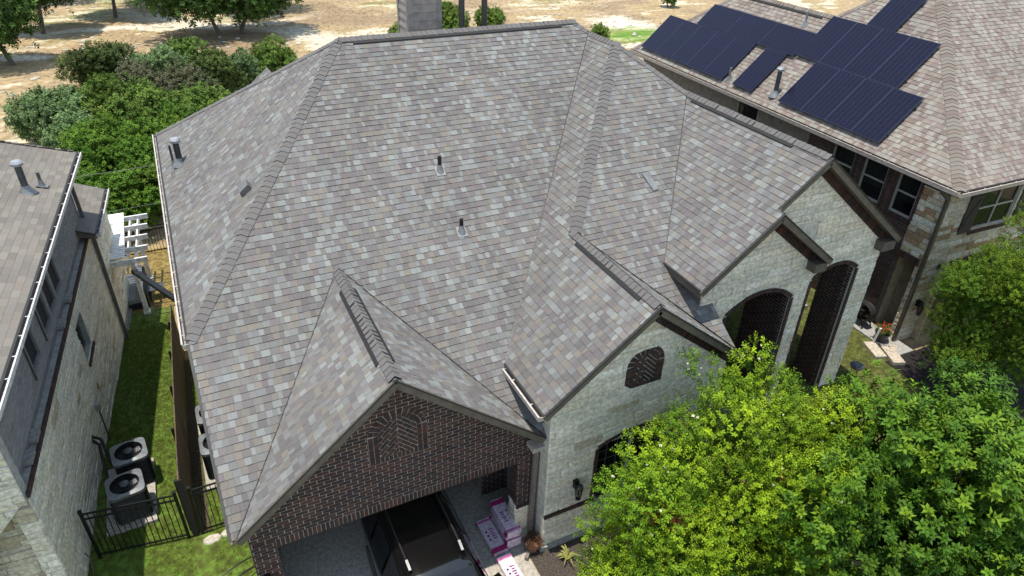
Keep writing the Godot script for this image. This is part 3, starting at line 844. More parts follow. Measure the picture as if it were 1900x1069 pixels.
	# chimney clad in boards, and two flues beside it
	var ch := MB.new(); ch.bx(Vector3(4.10, 7.2, -11.35), Vector3(5.02, 11.6, -10.45), L(0.25, 0.23, 0.215)); var chim := put(house, "chimney", ch, M.siding)
	for i in 18:
		var y := 7.5 + i * 0.225
		var b1 := MB.new(); b1.box(Transform3D(Basis(Vector3.RIGHT, -0.11), Vector3(4.56, y + 0.11, -10.435)), Vector3(0.78, 0.23, 0.024), vary(L(0.34, 0.30, 0.27), 0.06)); put(chim, "siding_board", b1, M.siding)
		b1 = MB.new(); b1.box(Transform3D(Basis(Vector3.BACK, -0.11), Vector3(4.085, y + 0.11, -10.9)), Vector3(0.024, 0.23, 0.72), vary(L(0.34, 0.30, 0.27), 0.06)); put(chim, "siding_board", b1, M.siding)
	for cx in [4.13, 4.99]:
		var cb := MB.new(); cb.bx(Vector3(cx - 0.07, 7.2, -10.46), Vector3(cx + 0.07, 11.6, -10.395), L(0.28, 0.26, 0.245)); put(chim, "corner_board", cb, M.siding)
	for cz in [-11.30, -10.5]:
		var cb := MB.new(); cb.bx(Vector3(4.05, 7.2, cz - 0.06), Vector3(4.095, 11.6, cz + 0.06), L(0.28, 0.26, 0.245)); put(chim, "corner_board", cb, M.siding)
	for fx in [[5.50, -10.0], [6.15, -9.9]]:
		var pb := MB.new(); pb.tube([Vector3(fx[0], 7.8, fx[1]), Vector3(fx[0], 11.4, fx[1])], [0.085, 0.085], 14, L(0.075, 0.075, 0.078)); put(house, "flue_pipe", pb, M.metal)
	main_walls(house, ge, G1, M1, E1, N1, mg, ms, fy)

func rake_top(pts: Array) -> PackedVector2Array:
	return PackedVector2Array(pts)

func main_walls(house: Node3D, ge: float, G1: Vector3, M1: Vector3, E1: Vector3, N1: Vector3, mg: float, ms: float, fy: Callable):
	var kb := "brick_main"; var ks := "stone_main"
	# garage gable of brick
	var t := wall_frame(Vector3.ZERO, Vector3.BACK)
	var x0 := -2.78; var x1 := 2.87; var oL := -2.34; var oR := 2.53; var oT := 2.43
	var top := func(x: float) -> float: return 5.855 - mg * absf(x - G1.x) - 0.17
	var body := PackedVector2Array([Vector2(x0, -0.2), Vector2(oL, -0.2), Vector2(oL, oT), Vector2(oR, oT), Vector2(oR, -0.2), Vector2(x1, -0.2), Vector2(x1, top.call(x1)), Vector2(G1.x, top.call(G1.x)), Vector2(x0, top.call(x0))])
	var gwall := wall(house, "garage_wall", t, body, [], 0.32, M.mortar, MORTAR)
	var sd := 0.205
	var cs := sqrt(1.0 + mg * mg)
	var low := func(x: float) -> float: return top.call(x) - sd * cs
	var sh := oT + 0.205
	var field := PackedVector2Array([Vector2(x0, sh), Vector2(x1, sh), Vector2(x1, low.call(x1)), Vector2(G1.x, low.call(G1.x)), Vector2(x0, low.call(x0))])
	var em := arch(0.06, 0.36 + 0.2, 3.70, 4.36, 0.50)
	bricks(kb, gwall, t, field, [em])
	emblem(kb, gwall, t, 0.06, 3.79, 0.36, 4.36, 0.31)
	bricks(kb, gwall, t, rect(x0, 1.13, oL, sh), [])
	bricks(kb, gwall, t, rect(oR, 1.13, x1, sh), [])
	soldiers(kb, gwall, t, Vector2(oL, oT), Vector2(oR, oT), 0.2, PackedVector2Array(), [rect(oL - 1, oT - 1, oL - 0.9, oT)], 0.016)
	soldiers(kb, gwall, t, Vector2(x0, low.call(x0)), Vector2(G1.x, low.call(G1.x)), sd, body, [], 0.02, 0.098, 0.0125)
	soldiers(kb, gwall, t, Vector2(G1.x, low.call(G1.x)), Vector2(x1, low.call(x1)), sd, body, [], 0.02, 0.098, 0.0125)
	for e in [[x0, oL], [oR, x1]]:
		soldiers(kb, gwall, t, Vector2(e[0], 1.03), Vector2(e[1], 1.03), 0.1, PackedVector2Array(), [], 0.04)
		stones(ks, gwall, t, rect(e[0], -0.1, e[1], 1.025), [], 0.0)
	# brick reveals of the garage opening
	var rt := wall_frame(Vector3(oR, 0, 0.0), Vector3.LEFT)
	bricks(kb, gwall, rt, rect(-0.32, 1.13, 0.0, oT), [])
	stones(ks, gwall, rt, rect(-0.32, 0, 0.0, 1.12), [], 0.0)
	# side and back walls of the body
	var side := wall_frame(Vector3(-2.78, 0, 0), Vector3.LEFT)
	wall(house, "side_wall", side, PackedVector2Array([Vector2(-14.2, -2), Vector2(-0.32, -2), Vector2(-0.32, fy.call(-0.32) - 0.2), Vector2(-2.75, 5.2), Vector2(-14.2, 5.2)]), [], 0.2, M.mortar, L(0.58, 0.555, 0.48))
	var back := MB.new(); back.bx(Vector3(-2.75, -2, -14.2), Vector3(12.9, 5.2, -14.0), L(0.45, 0.43, 0.38)); put(house, "back_wall", back, M.mortar)
	var rw := MB.new(); rw.bx(Vector3(12.75, -0.5, -13.98), Vector3(12.95, 5.3, -5.2), L(0.45, 0.43, 0.38)); put(house, "side_wall", rw, M.mortar)
	# garage room
	var gr := MB.new()
	gr.bx(Vector3(-2.56, 0.0, -6.3), Vector3(-2.5, 2.9, -0.33), L(0.4, 0.39, 0.37)); gr.bx(Vector3(3.02, 0.0, -6.3), Vector3(3.1, 2.9, -0.33), L(0.4, 0.39, 0.37))
	gr.bx(Vector3(-2.56, 0, -6.42), Vector3(3.1, 2.9, -6.31), L(0.4, 0.39, 0.37)); gr.bx(Vector3(-2.56, 2.905, -6.42), Vector3(3.1, 2.98, -0.33), L(0.42, 0.41, 0.39))
	put(house, "garage_room", gr, M.siding)
	var ip := MB.new(); ip.bx(Vector3(2.35, 0.0, -1.75), Vector3(3.02, 2.9, -1.45), MORTAR); var ipo := put(house, "brick_pier", ip, M.mortar)
	bricks(kb, ipo, wall_frame(Vector3(0, 0, -1.45), Vector3.BACK), rect(2.35, 0.0, 3.02, 2.4), [])
	# stone gable with the arched window
	var zt := 0.5
	t = wall_frame(Vector3(0, 0, zt), Vector3.BACK)
	var mt := func(x: float) -> float: return M1.y - ms * absf(x - M1.x) - 0.16
	x0 = 2.95; x1 = 7.28
	body = PackedVector2Array([Vector2(x0, -0.3), Vector2(x1, -0.3), Vector2(x1, mt.call(x1)), Vector2(M1.x, mt.call(M1.x)), Vector2(x0, mt.call(x0))])
	var win := arch(5.12, 0.93, 0.75, 2.62, 0.22)
	var mw := wall(house, "gable_wall", t, body, [win], 0.3, M.mortar, L(0.58, 0.555, 0.48))
	var em2 := arch(5.07, 0.26 + 0.198, 4.06, 4.62, 0.43)
	var wo := arch(5.12, 0.93, 0.75, 2.62, 0.22, 0.11)
	cs = sqrt(1.0 + ms * ms)
	var cut := [PackedVector2Array([Vector2(M1.x, mt.call(M1.x) - sd * cs), Vector2(x1 + 0.1, mt.call(x1 + 0.1) - sd * cs), Vector2(x1 + 0.1, 8), Vector2(M1.x, 8)]), PackedVector2Array([Vector2(M1.x - 0.001, mt.call(M1.x) - sd * cs), Vector2(M1.x - 0.001, 8), Vector2(x0 - 0.1, 8), Vector2(x0 - 0.1, mt.call(x0 - 0.1) - sd * cs)])]
	var upper := Geometry2D.intersect_polygons(body, rect(x0, 1.135, x1, 9))
	stones(ks, mw, t, upper[0], [em2, wo, rect(5.12 - 1.04, 0.6, 5.12 + 1.04, 1.4), cut[0], cut[1]], 0.045)
	emblem(kb, mw, t, 5.07, 4.15, 0.26, 4.62, 0.235)
	arch_bricks(kb, mw, t, 5.12, 0.93, 1.135, 2.62, 0.22, 0.0, 0.105, 0.03)
	soldiers(kb, mw, t, Vector2(x0, 1.03), Vector2(x1, 1.03), 0.1, PackedVector2Array(), [win], 0.05)
	stones(ks, mw, t, rect(x0, 0.12, x1, 1.025), [wo], 0.02)
	soldiers(kb, mw, t, Vector2(M1.x, mt.call(M1.x) - sd * cs), Vector2(x1, mt.call(x1) - sd * cs), sd, body, [], 0.02, 0.098, 0.0125)
	soldiers(kb, mw, t, Vector2(x0, mt.call(x0) - sd * cs), Vector2(M1.x, mt.call(M1.x) - sd * cs), sd, body, [], 0.02, 0.098, 0.0125)
	var ft := MB.new(); ft.bx(Vector3(x0 - 0.06, -0.4, zt - 0.1), Vector3(x1, 0.11, zt + 0.07), L(0.34, 0.33, 0.31)); put(house, "foundation", ft, M.concrete)
	window(house, t, 4.19, 0.75, 6.05, 2.60, 2, 1, L(0.45, 0.47, 0.44), "arched_window", 0.0, -0.16)
	var ah := MB.new()
	prism(ah, t, arch(5.12, 0.93, 2.58, 2.62, 0.22), -0.2, -0.16, L(0.03, 0.03, 0.032), true); put(house, "arched_window_head", ah, M.dark_glass)
	var lead := MB.new()
	for i in 7: prism(lead, t, rect(4.25 + i * 0.26, 0.8, 4.262 + i * 0.26, 2.75), -0.158, -0.152, L(0.10, 0.11, 0.11))
	for i in 7: prism(lead, t, rect(4.22, 0.95 + i * 0.27, 6.02, 0.962 + i * 0.27), -0.158, -0.152, L(0.10, 0.11, 0.11))
	put(house, "glazing_bars", lead, M.paint)
	lantern(house, Vector3(3.66, 1.86, zt + 0.04), Vector3.BACK)
	lantern(house, Vector3(-2.62, 1.72, 0.03), Vector3.BACK)
	# returns
	var rl := wall_frame(Vector3(2.95, 0, 0), Vector3.LEFT)
	wall(house, "return_wall", rl, PackedVector2Array([Vector2(-1.1, 3.0), Vector2(0.0, 3.0), Vector2(0.0, -0.3), Vector2(0.5, -0.3), Vector2(0.5, 4.3), Vector2(-1.1, 4.3)]), [], 0.2, M.siding, L(0.24, 0.225, 0.20))
	var r2 := MB.new(); r2.bx(Vector3(7.08, -0.3, -0.46), Vector3(7.27, 4.2, 0.2), L(0.4, 0.38, 0.34)); put(house, "return_wall", r2, M.mortar)
	# entry: the nested gable with the wide arch
	zt = -0.48
	t = wall_frame(Vector3(0, 0, zt), Vector3.BACK)
	var nt := func(x: float) -> float: return N1.y - ms * absf(x - N1.x) - 0.16
	x0 = 7.15; x1 = 10.52
	body = PackedVector2Array([Vector2(x0, 0.0), Vector2(x1, 0.0), Vector2(x1, nt.call(x1)), Vector2(N1.x, nt.call(N1.x)), Vector2(x0, nt.call(x0))])
	var a1 := arch(9.03, 0.97, -0.5, 4.28, 0.38); var a1o := arch(9.03, 0.97, -0.5, 4.28, 0.38, 0.115)
	var nw := wall(house, "gable_wall", t, body, [a1], 0.18, M.mortar, L(0.58, 0.555, 0.48))
	cut = [PackedVector2Array([Vector2(N1.x, nt.call(N1.x) - sd * cs), Vector2(x1 + 0.1, nt.call(x1 + 0.1) - sd * cs), Vector2(x1 + 0.1, 9), Vector2(N1.x, 9)])]
	stones(ks, nw, t, body, [a1o, cut[0]], 0.0)
	arch_bricks(kb, nw, t, 9.03, 0.97, 0.4, 4.28, 0.38, 0.0, 0.11, 0.03)
	soldiers(kb, nw, t, Vector2(N1.x, nt.call(N1.x) - sd * cs), Vector2(x1, nt.call(x1) - sd * cs), sd, body, [], 0.02, 0.098, 0.0125)
	# the tall gable with the narrow arch
	zt = -0.66
	t = wall_frame(Vector3(0, 0, zt), Vector3.BACK)
	var et := func(x: float) -> float: return E1.y - ms * absf(x - E1.x) - 0.16
	x0 = 8.4; x1 = 13.1
	body = PackedVector2Array([Vector2(x0, -0.2), Vector2(x1, -0.2), Vector2(x1, et.call(x1)), Vector2(E1.x, et.call(E1.x)), Vector2(x0, et.call(x0))])
	var a2 := arch(11.6, 0.74, -0.5, 4.46, 0.27); var a2o := arch(11.6, 0.74, -0.5, 4.46, 0.27, 0.115)
	var a1b := arch(9.03, 1.0, -0.5, 4.28, 0.38)
	var ew := wall(house, "gable_wall", t, body, [a2, a1b], 0.2, M.mortar, L(0.58, 0.555, 0.48))
	cut = [PackedVector2Array([Vector2(E1.x, et.call(E1.x) - sd * cs), Vector2(x1 + 0.1, et.call(x1 + 0.1) - sd * cs), Vector2(x1 + 0.1, 9), Vector2(E1.x, 9)])]
	stones(ks, ew, t, body, [a2o, cut[0], rect(8.0, -1, 10.5, 6.2), a1b], 0.0)
	arch_bricks(kb, ew, t, 11.6, 0.74, 0.4, 4.46, 0.27, 0.0, 0.11, 0.03)
	soldiers(kb, ew, t, Vector2(E1.x, et.call(E1.x) - sd * cs), Vector2(x1, et.call(x1) - sd * cs), sd, body, [], 0.02, 0.098, 0.0125)
	# deep brick jambs
	for e in [[10.0, 4.35, -0.67, -1.75, Vector3.LEFT], [12.34, 4.55, -0.87, -1.55, Vector3.LEFT]]:
		var jb := MB.new(); jb.bx(Vector3(e[0] + 0.003, -0.3, e[3]), Vector3(e[0] + 0.76, 5.1, e[2] - 0.20), MORTAR)
		var jo := put(house, "porch_pier", jb, M.mortar)
		var jt := wall_frame(Vector3(e[0], 0, 0), e[4])
		bricks(kb, jo, jt, rect(e[3], 0.2, e[2] + 0.17, e[1]), [])
		var bt := wall_frame(Vector3(0, 0, e[3]), Vector3.FORWARD)
		bricks(kb, jo, bt, rect(-(e[0] + 0.76), 0.2, -(e[0] + 0.01), 4.0), [])
	var lw := wall_frame(Vector3(8.06, 0, 0), Vector3.RIGHT)
	var pc := MB.new(); pc.bx(Vector3(7.2, 4.95, -5.2), Vector3(13.0, 5.05, -0.88), L(0.16, 0.14, 0.12)); put(house, "porch_ceiling", pc, M.siding)
	var pb := MB.new(); pb.bx(Vector3(7.2, -0.2, -5.4), Vector3(12.75, 5.0, -5.2), L(0.10, 0.06, 0.05)); pb.bx(Vector3(7.2, -0.2, -5.18), Vector3(7.3, 4.94, -0.7), L(0.10, 0.06, 0.05)); put(house, "porch_wall", pb, M.mortar)
	var pf := MB.new(); pf.bx(Vector3(7.3, -0.3, -5.2), Vector3(10.25, 0.42, -0.5), L(0.36, 0.34, 0.31)); put(house, "porch_floor", pf, M.concrete)
	window(house, wall_frame(Vector3(0, 0, -5.19), Vector3.BACK), 8.6, 0.45, 10.2, 4.2, 2, 3, L(0.06, 0.05, 0.045), "glazed_door")
	# left side of the entry, plain boards
	var el := wall_frame(Vector3(7.15, 0, 0), Vector3.LEFT)
	wall(house, "entry_side_wall", el, PackedVector2Array([Vector2(-3.2, 4.0), Vector2(-0.48, 3.6), Vector2(-0.48, 5.42), Vector2(-3.2, 5.42)]), [], 0.12, M.siding, L(0.24, 0.215, 0.185))
	flush(kb, "brick", "bricks", M.brick)
	flush(ks, "stone", "stones", M.stone)
	# garage downspout with its collector box and shoe
	var dc := L(0.20, 0.175, 0.15)
	var db := MB.new(); db.bx(Vector3(2.68, 2.97, 0.08), Vector3(2.98, 3.08, 0.36), L(0.45, 0.40, 0.36)); put(house, "gutter_box", db, M.white)
	downspout(house, [Vector3(2.87, 3.0, 0.16), Vector3(2.86, 0.36, 0.10), Vector3(2.86, 0.1, 0.28), Vector3(2.52, 0.05, 0.62)], dc, "downspout", 0.1)

# ---------------------------------------------------------------- the left house
func left_house():
	var b0 := Vector3(-5.90, 5.6, -1.92); var d := Vector3(0.0700, 0, -0.99755); var o := Vector3(0.99755, 0, 0.0700)
	var at := func(s: float, out: float, y: float) -> Vector3: return Vector3(b0.x, 0, b0.z) + d * s + o * out + Vector3.UP * y
	var house := thing("two_storey_house", "two storey stone and grey brick house with brown roof at the left edge", "house", at.call(5.0, -3.0, 0.0))
	var sl := 0.297
	var pal := [Color(0.205, 0.185, 0.162), Color(0.225, 0.204, 0.180), Color(0.186, 0.168, 0.148), Color(0.243, 0.221, 0.193), Color(0.214, 0.190, 0.164)]
	var k := "shingle_left"
	var nrm := o * sl + Vector3.UP
	roof_plane(k, house, [at.call(-0.3, 0.0, 5.6), at.call(11.28, 0.0, 5.6), at.call(11.28, -6.0, 5.6 + 6.0 * sl), at.call(-0.3, -6.0, 5.6 + 6.0 * sl)], nrm, pal, 21, 1)
	roof_plane(k, house, [at.call(10.06, 0.05, 3.6), at.call(13.27, 0.05, 3.6), at.call(13.27, -1.3, 4.15), at.call(10.06, -1.3, 4.15)], o * 0.41 + Vector3.UP, pal, 22, 1)
	flush(k, "shingle", "shingles", M.shingle)
	var gc := L(0.62, 0.60, 0.58)
	gutter(house, at.call(-0.3, 0.0, 5.58), at.call(11.26, 0.0, 5.58), o, gc)
	gutter(house, at.call(10.06, 0.05, 3.58), at.call(13.27, 0.05, 3.58), o, gc)
	fascia(house, at.call(-0.3, 0.0, 5.6), at.call(11.28, 0.0, 5.6), o)
	fascia(house, at.call(10.06, 0.05, 3.6), at.call(13.27, 0.05, 3.6), o)
	fascia(house, at.call(10.05, 0.05, 3.6), at.call(10.05, -1.3, 4.15), -d, 0.18)
	fascia(house, at.call(11.28, 0.0, 5.6), at.call(11.28, -6.0, 5.6 + 6.0 * sl), d)
	caps(house, at.call(11.24, -0.05, 5.62), at.call(11.24, -6.0, 5.62 + 6.0 * sl), nrm, nrm, [pal[0], pal[1], pal[2], pal[3]], 0.0, 0.09, "rake_shingle")
	# walls: along s towards the back, so the frame runs the other way
	var ut := Transform3D(Basis(d, Vector3.UP, o), at.call(0.0, -0.40, 0.0))
	var holes := []
	for w in [[3.27, 4.0, 3.84, 5.2], [4.72, 5.44, 3.78, 5.2], [5.56, 6.28, 3.78, 5.2], [6.40, 7.15, 3.78, 5.2]]: holes.append(rect(w[0], w[2], w[1], w[3]))
	var uw := wall(house, "upper_wall", ut, rect(0.3, 3.35, 11.0, 5.5), holes, 0.2, M.siding, L(0.17, 0.168, 0.17))
	var grey := [Color(0.30, 0.295, 0.295), Color(0.32, 0.313, 0.312), Color(0.283, 0.279, 0.282)]
	bricks("grey_left", uw, ut, rect(0.3, 3.5, 11.0, 5.5), holes, grey, 0.006)
	flush("grey_left", "brick", "bricks", M.brick, 0)
	for h in holes:
		var r := bbox(h)
		window(house, ut, r.position.x, r.position.y, r.end.x, r.end.y, 1, 1, L(0.17, 0.17, 0.165), "window", 0.0, -0.03, true)
		soldiers("sill_left", uw, ut, Vector2(r.position.x - 0.06, r.position.y - 0.09), Vector2(r.end.x + 0.06, r.position.y - 0.09), 0.085, PackedVector2Array(), [], 0.04)
	for s in [4.55, 3.12]:
		var cb := MB.new(); cb.bar(at.call(s, -0.375, 5.3), at.call(s, -0.375, 3.75), 0.04, 0.03, L(0.06, 0.06, 0.06), Vector3.BACK); put(house, "cable_conduit", cb, M.paint)
	for e in queue.get("sill_left", []): e.col = vary(grey[0], 0.15)
	flush("sill_left", "sill_brick", "sill_bricks", M.brick, 0)
	var lt := Transform3D(Basis(d, Vector3.UP, o), at.call(0.0, -0.29, 0.0))
	var lh := [rect(6.35, 1.75, 7.3, 2.8)]
	var lw := wall(house, "lower_wall", lt, rect(0.3, -2.4, 14.2, 3.34), lh, 0.3, M.mortar, L(0.30, 0.295, 0.28))
	stones("stone_left", lw, lt, rect(0.3, -0.55, 14.2, 3.2), lh, 0.03, 0.95)
	window(house, lt, 6.35, 1.75, 7.3, 2.8, 1, 1, L(0.12, 0.12, 0.11), "window", 0.0, -0.16, true)
	soldiers("ledge_left", lw, lt, Vector2(0.3, 3.21), Vector2(10.9, 3.21), 0.12, PackedVector2Array(), [], 0.05)
	soldiers("ledge_left", lw, lt, Vector2(6.28, 1.64), Vector2(7.36, 1.64), 0.1, PackedVector2Array(), [], 0.07)
	flush("ledge_left", "ledge_brick", "ledge_bricks", M.brick, 300)
	for s in [1.15, 1.75, 5.7, 6.9]:
		var sb := MB.new(); sb.box(Transform3D(ut.basis, at.call(s, -0.33, 3.42)), Vector3(0.34, 0.1, 0.16), L(0.26, 0.25, 0.24)); put(lw, "ledge_stone", sb, M.stone)
	var sk := MB.new(); sk.bar(at.call(0.2, -0.26, -1.2), at.call(14.25, -0.26, -1.6), 0.1, 1.5, L(0.24, 0.23, 0.22)); put(house, "foundation", sk, M.concrete)
	# front face beyond the corner, with a porch opening
	var ft := Transform3D(Basis(o, Vector3.UP, -d), at.call(0.27, 0.0, 0.0))
	var fw := wall(house, "front_wall", ft, PackedVector2Array([Vector2(-6.5, -0.5), Vector2(-1.75, -0.5), Vector2(-1.2, 2.2), Vector2(-0.42, 3.1), Vector2(-0.31, 3.1), Vector2(-0.31, 5.3), Vector2(-6.5, 7.0)]), [], 0.25, M.mortar, L(0.42, 0.41, 0.38))
	stones("stone_left", fw, ft, PackedVector2Array([Vector2(-6.5, -0.3), Vector2(-1.75, -0.3), Vector2(-1.2, 2.2), Vector2(-0.42, 3.1), Vector2(-0.31, 3.1), Vector2(-0.31, 5.3), Vector2(-6.5, 7.0)]), [], 0.05)
	var pt := Transform3D(Basis(o, Vector3.UP, -d), at.call(0.75, 0.0, 0.0))
	var pw := wall(house, "porch_wall", pt, rect(-6.0, -0.5, -0.6, 3.3), [], 0.2, M.mortar, L(0.40, 0.37, 0.31))
	stones("stone_left", lw, Transform3D(ft.basis, at.call(0.3, 0.0, 0.0)), rect(-0.585, -0.5, -0.285, 3.0), [], 0.15)
	stones("stone_left", pw, pt, rect(-3.0, -0.3, -0.6, 3.2), [], 0.3)
	flush("stone_left", "stone", "stones", M.stone)
	downspout(house, [at.call(10.99, -0.05, 5.45), at.call(10.99, -0.34, 5.2), at.call(10.99, -0.30, 3.4), at.call(10.95, -0.2, 3.2), at.call(10.93, -0.2, -1.0), at.call(10.7, 0.3, -1.05)], L(0.13, 0.125, 0.12), "downspout", 0.1)
	# pipes on the roof
	vent_pipe(house, Vector3(-6.0, 5.83, -10.14), nrm, 0.74, 0.08, true, L(0.10, 0.11, 0.125), "flue_pipe")
	vent_pipe(house, Vector3(-5.73, 5.76, -10.55), nrm, 0.36, 0.04, false, L(0.14, 0.16, 0.16))
	# pipework on the stone wall
	var wb := MB.new(); wb.box(Transform3D(lt.basis, at.call(5.5, -0.20, 0.95)), Vector3(0.14, 0.2, 0.1), L(0.30, 0.30, 0.28)); put(house, "tap_box", wb, M.paint)
	wb = MB.new(); wb.tube([at.call(5.5, -0.2, 0.9), at.call(5.45, -0.19, 0.2), at.call(5.45, -0.19, -0.6)], [0.02, 0.02, 0.02], 8, L(0.12, 0.12, 0.11)); put(house, "water_pipe", wb, M.metal)
	wb = MB.new(); wb.tube([at.call(6.1, -0.2, 1.05), at.call(6.1, -0.18, 1.25)], [0.025, 0.02], 8, L(0.42, 0.32, 0.06)); put(house, "gas_tap", wb, M.metal)
	wb = MB.new(); wb.tube([at.call(1.2, -0.2, 0.5), at.call(1.1, -0.12, 0.45), at.call(1.0, -0.16, -0.3)], [0.015, 0.015, 0.015], 8, L(0.08, 0.08, 0.08)); put(house, "vent_hose", wb, M.rubber)

# ---------------------------------------------------------------- the right house
func right_house():
	var c := Vector3(15.95, 5.85, -0.86); var ed := Vector3(0.0305, 0, -0.99953); var inn := Vector3(0.99953, 0, 0.0305)
	var house := thing("corner_house_with_solar_panels", "two storey stone house with tan shingles and dark solar panels at the right", "house", c + Vector3(4, -5.5, -6))
	var pal := [Color(0.285, 0.250, 0.220), Color(0.228, 0.180, 0.160), Color(0.325, 0.305, 0.268), Color(0.268, 0.226, 0.190), Color(0.205, 0.160, 0.144), Color(0.305, 0.274, 0.240), Color(0.245, 0.196, 0.175), Color(0.305, 0.290, 0.256)]
	var m := 0.9; var mf := 0.7
	var P := func(s: float, w: float, y: float) -> Vector3: return c + ed * s + inn * w + Vector3.UP * y   # w inwards, y above the eave
	var k := "shingle_right"
	var nl := -inn * m + Vector3.UP; var nf := -ed * mf + Vector3.UP; var nb := ed * m + Vector3.UP
	var rh := 2.66; var ph := 4.39
	var K: Vector3 = P.call(8.2, rh / m, rh); var far: Vector3 = P.call(16.1, 0, 0); var fr: Vector3 = P.call(16.1 - rh / m, rh / m, rh)
	var pk: Vector3 = P.call(ph / mf, ph / m, ph)
	roof_plane(k, house, [c, pk, K, fr, far], nl, pal, 31)
	roof_plane(k, house, [c, c + inn * 16.0, pk + inn * 6.0, pk], nf, pal, 32)
	roof_plane(k, house, [K, pk, pk + inn * 6.0, K + inn * 8.0], nb, pal, 33)
	roof_plane(k, house, [K, fr, fr + inn * 2.95 - Vector3.UP * rh, K + inn * 2.95 - Vector3.UP * rh], inn * m + Vector3.UP, pal, 34)
	flush(k, "shingle", "shingles", M.shingle)
	var cp := [pal[0] * 0.85, pal[3] * 0.85, pal[1] * 0.92, pal[5] * 0.8]
	caps(house, c + Vector3.UP * 0.0, pk, nl, nf, cp, 0.0, 0.19)
	caps(house, far, fr, nl, nb, cp)
	caps(house, K, fr, nl, inn * m + Vector3.UP, cp, 0.03)
	caps(house, K, pk, nl, nb, cp)
	ridge_vent(house, K.lerp(fr, 0.08), K.lerp(fr, 0.9), nl, inn * m + Vector3.UP)
	var gc := L(0.50, 0.42, 0.36)
	gutter(house, P.call(16.1, 0, -0.02), P.call(0.0, 0, -0.02), -inn, gc)
	gutter(house, P.call(0, -0.1, -0.02), P.call(0, 16, -0.02), -ed, gc)
	fascia(house, far, c, -inn); fascia(house, c, c + inn * 16.0, -ed)
	# solar panels, each a part
	var t := Transform3D(roof_frame(c, nl).basis, c)
	# along the roof frame x runs towards the viewer: s = -x
	var up: Vector3 = t.basis.y
	var rows := [[10.10, 5.44, 5, 0.22, 1.8], [8.17, 5.55, 3, 2.04, 1.06], [8.47, 1.02, 1, 0.24, 1.78], [3.90, 4.24, 4, 2.12, 1.8], [2.92, 4.24, 4, 0.305, 1.8], [5.62, 1.10, 1, 3.94, 1.5]]
	for q in rows:
		var n: int = q[2]; var w: float = q[1] / n; var vs: float = q[4]
		for i in n:
			var s0: float = q[0] + i * w
			var mb := MB.new()
			var mid: Vector3 = c + ed * (s0 + w * 0.5) + up * (q[3] + vs * 0.5) + t.basis.z * 0.12
			mb.box(Transform3D(t.basis, mid), Vector3(w - 0.006, vs - 0.006, 0.038), L(0.035, 0.042, 0.075))
			var pn := put(house, "solar_panel", mb, M.plastic)
			var gb := MB.new()
			var h := Vector2(w * 0.5 - 0.012, vs * 0.5 - 0.012)
			var cs := []
			for e in [Vector2(-1, -1), Vector2(1, -1), Vector2(1, 1), Vector2(-1, 1)]: cs.append(mid + t.basis.x * (e.x * h.x) + t.basis.y * (e.y * h.y) + t.basis.z * 0.0215)
			gb.quad(cs[0], cs[1], cs[2], cs[3], WHITE)
			for e in [0, 2, 1, 0, 3, 2]: gb.uv.append([Vector2(0, vs * 2.8), Vector2(w * 1.45, vs * 2.8), Vector2(w * 1.45, 0), Vector2(0, 0)][e])
			put(pn, "cell_sheet", gb, M.solar)
			if q[3] < 1.0 or i == 0:
				var rb := MB.new()
				for y in [vs * 0.2, vs * 0.8]: rb.bar(mid - t.basis.x * (w * 0.5 + 0.03) + up * (y - vs * 0.5) - t.basis.z * 0.05, mid + t.basis.x * (w * 0.5 + 0.03) + up * (y - vs * 0.5) - t.basis.z * 0.05, 0.04, 0.05, L(0.05, 0.05, 0.055), t.basis.z)
				put(pn, "mounting_rail", rb, M.metal)
	# pipes
	var on := func(s: float, h: float) -> Vector3: return c + ed * s + up * h
	vent_pipe(house, on.call(7.6, 0.53), nl, 0.9, 0.08, true, L(0.09, 0.10, 0.115), "flue_pipe")
	vent_pipe(house, on.call(9.92, 0.40), nl, 0.45, 0.04, false, L(0.28, 0.29, 0.29))
	vent_pipe(house, on.call(9.05, 3.40), nl, 0.45, 0.04, false, L(0.28, 0.29, 0.29))
	# side wall facing the middle house
	var wt := Transform3D(Basis(-ed, Vector3.UP, -inn), Vector3(c.x, 0, c.z) + inn * 0.42)
	var W := []
	for e in [[1.36, 2.12], [2.50, 3.38], [3.75, 4.62]]: W.append([-e[1], 4.30, -e[0], 5.62])
	var holes := []
	for w in W: holes.append(rect(w[0], w[1], w[2], w[3]))
	holes.append(rect(-9.35, 4.35, -8.2, 5.55))
	var op := rect(-1.40, 0.45, -0.66, 3.12)
	holes.append(op)
	var sw := wall(house, "side_wall", wt, rect(-15.7, -0.3, -0.43, 5.7), holes, 0.25, M.siding, L(0.175, 0.155, 0.132))
	var stone_reg := rect(-1.30, 0.5, -0.40, 5.65)
	stones("stone_right", sw, wt, stone_reg, [op, rect(-1.5, 3.12, -0.6, 3.36), holes[0]], 0.05, 0.9, WARM)
	var br := rect(-5.7, 0.5, -1.31, 5.66)
	var k2 := "brick_right"
	bricks(k2, sw, wt, br, [holes[0], holes[1], holes[2], op])
	soldiers(k2, sw, wt, Vector2(-1.5, 3.13), Vector2(-0.6, 3.13), 0.21, PackedVector2Array(), [], 0.03)
	soldiers(k2, sw, wt, Vector2(-1.28, 5.46), Vector2(-0.43, 5.46), 0.19, PackedVector2Array(), [], 0.05)
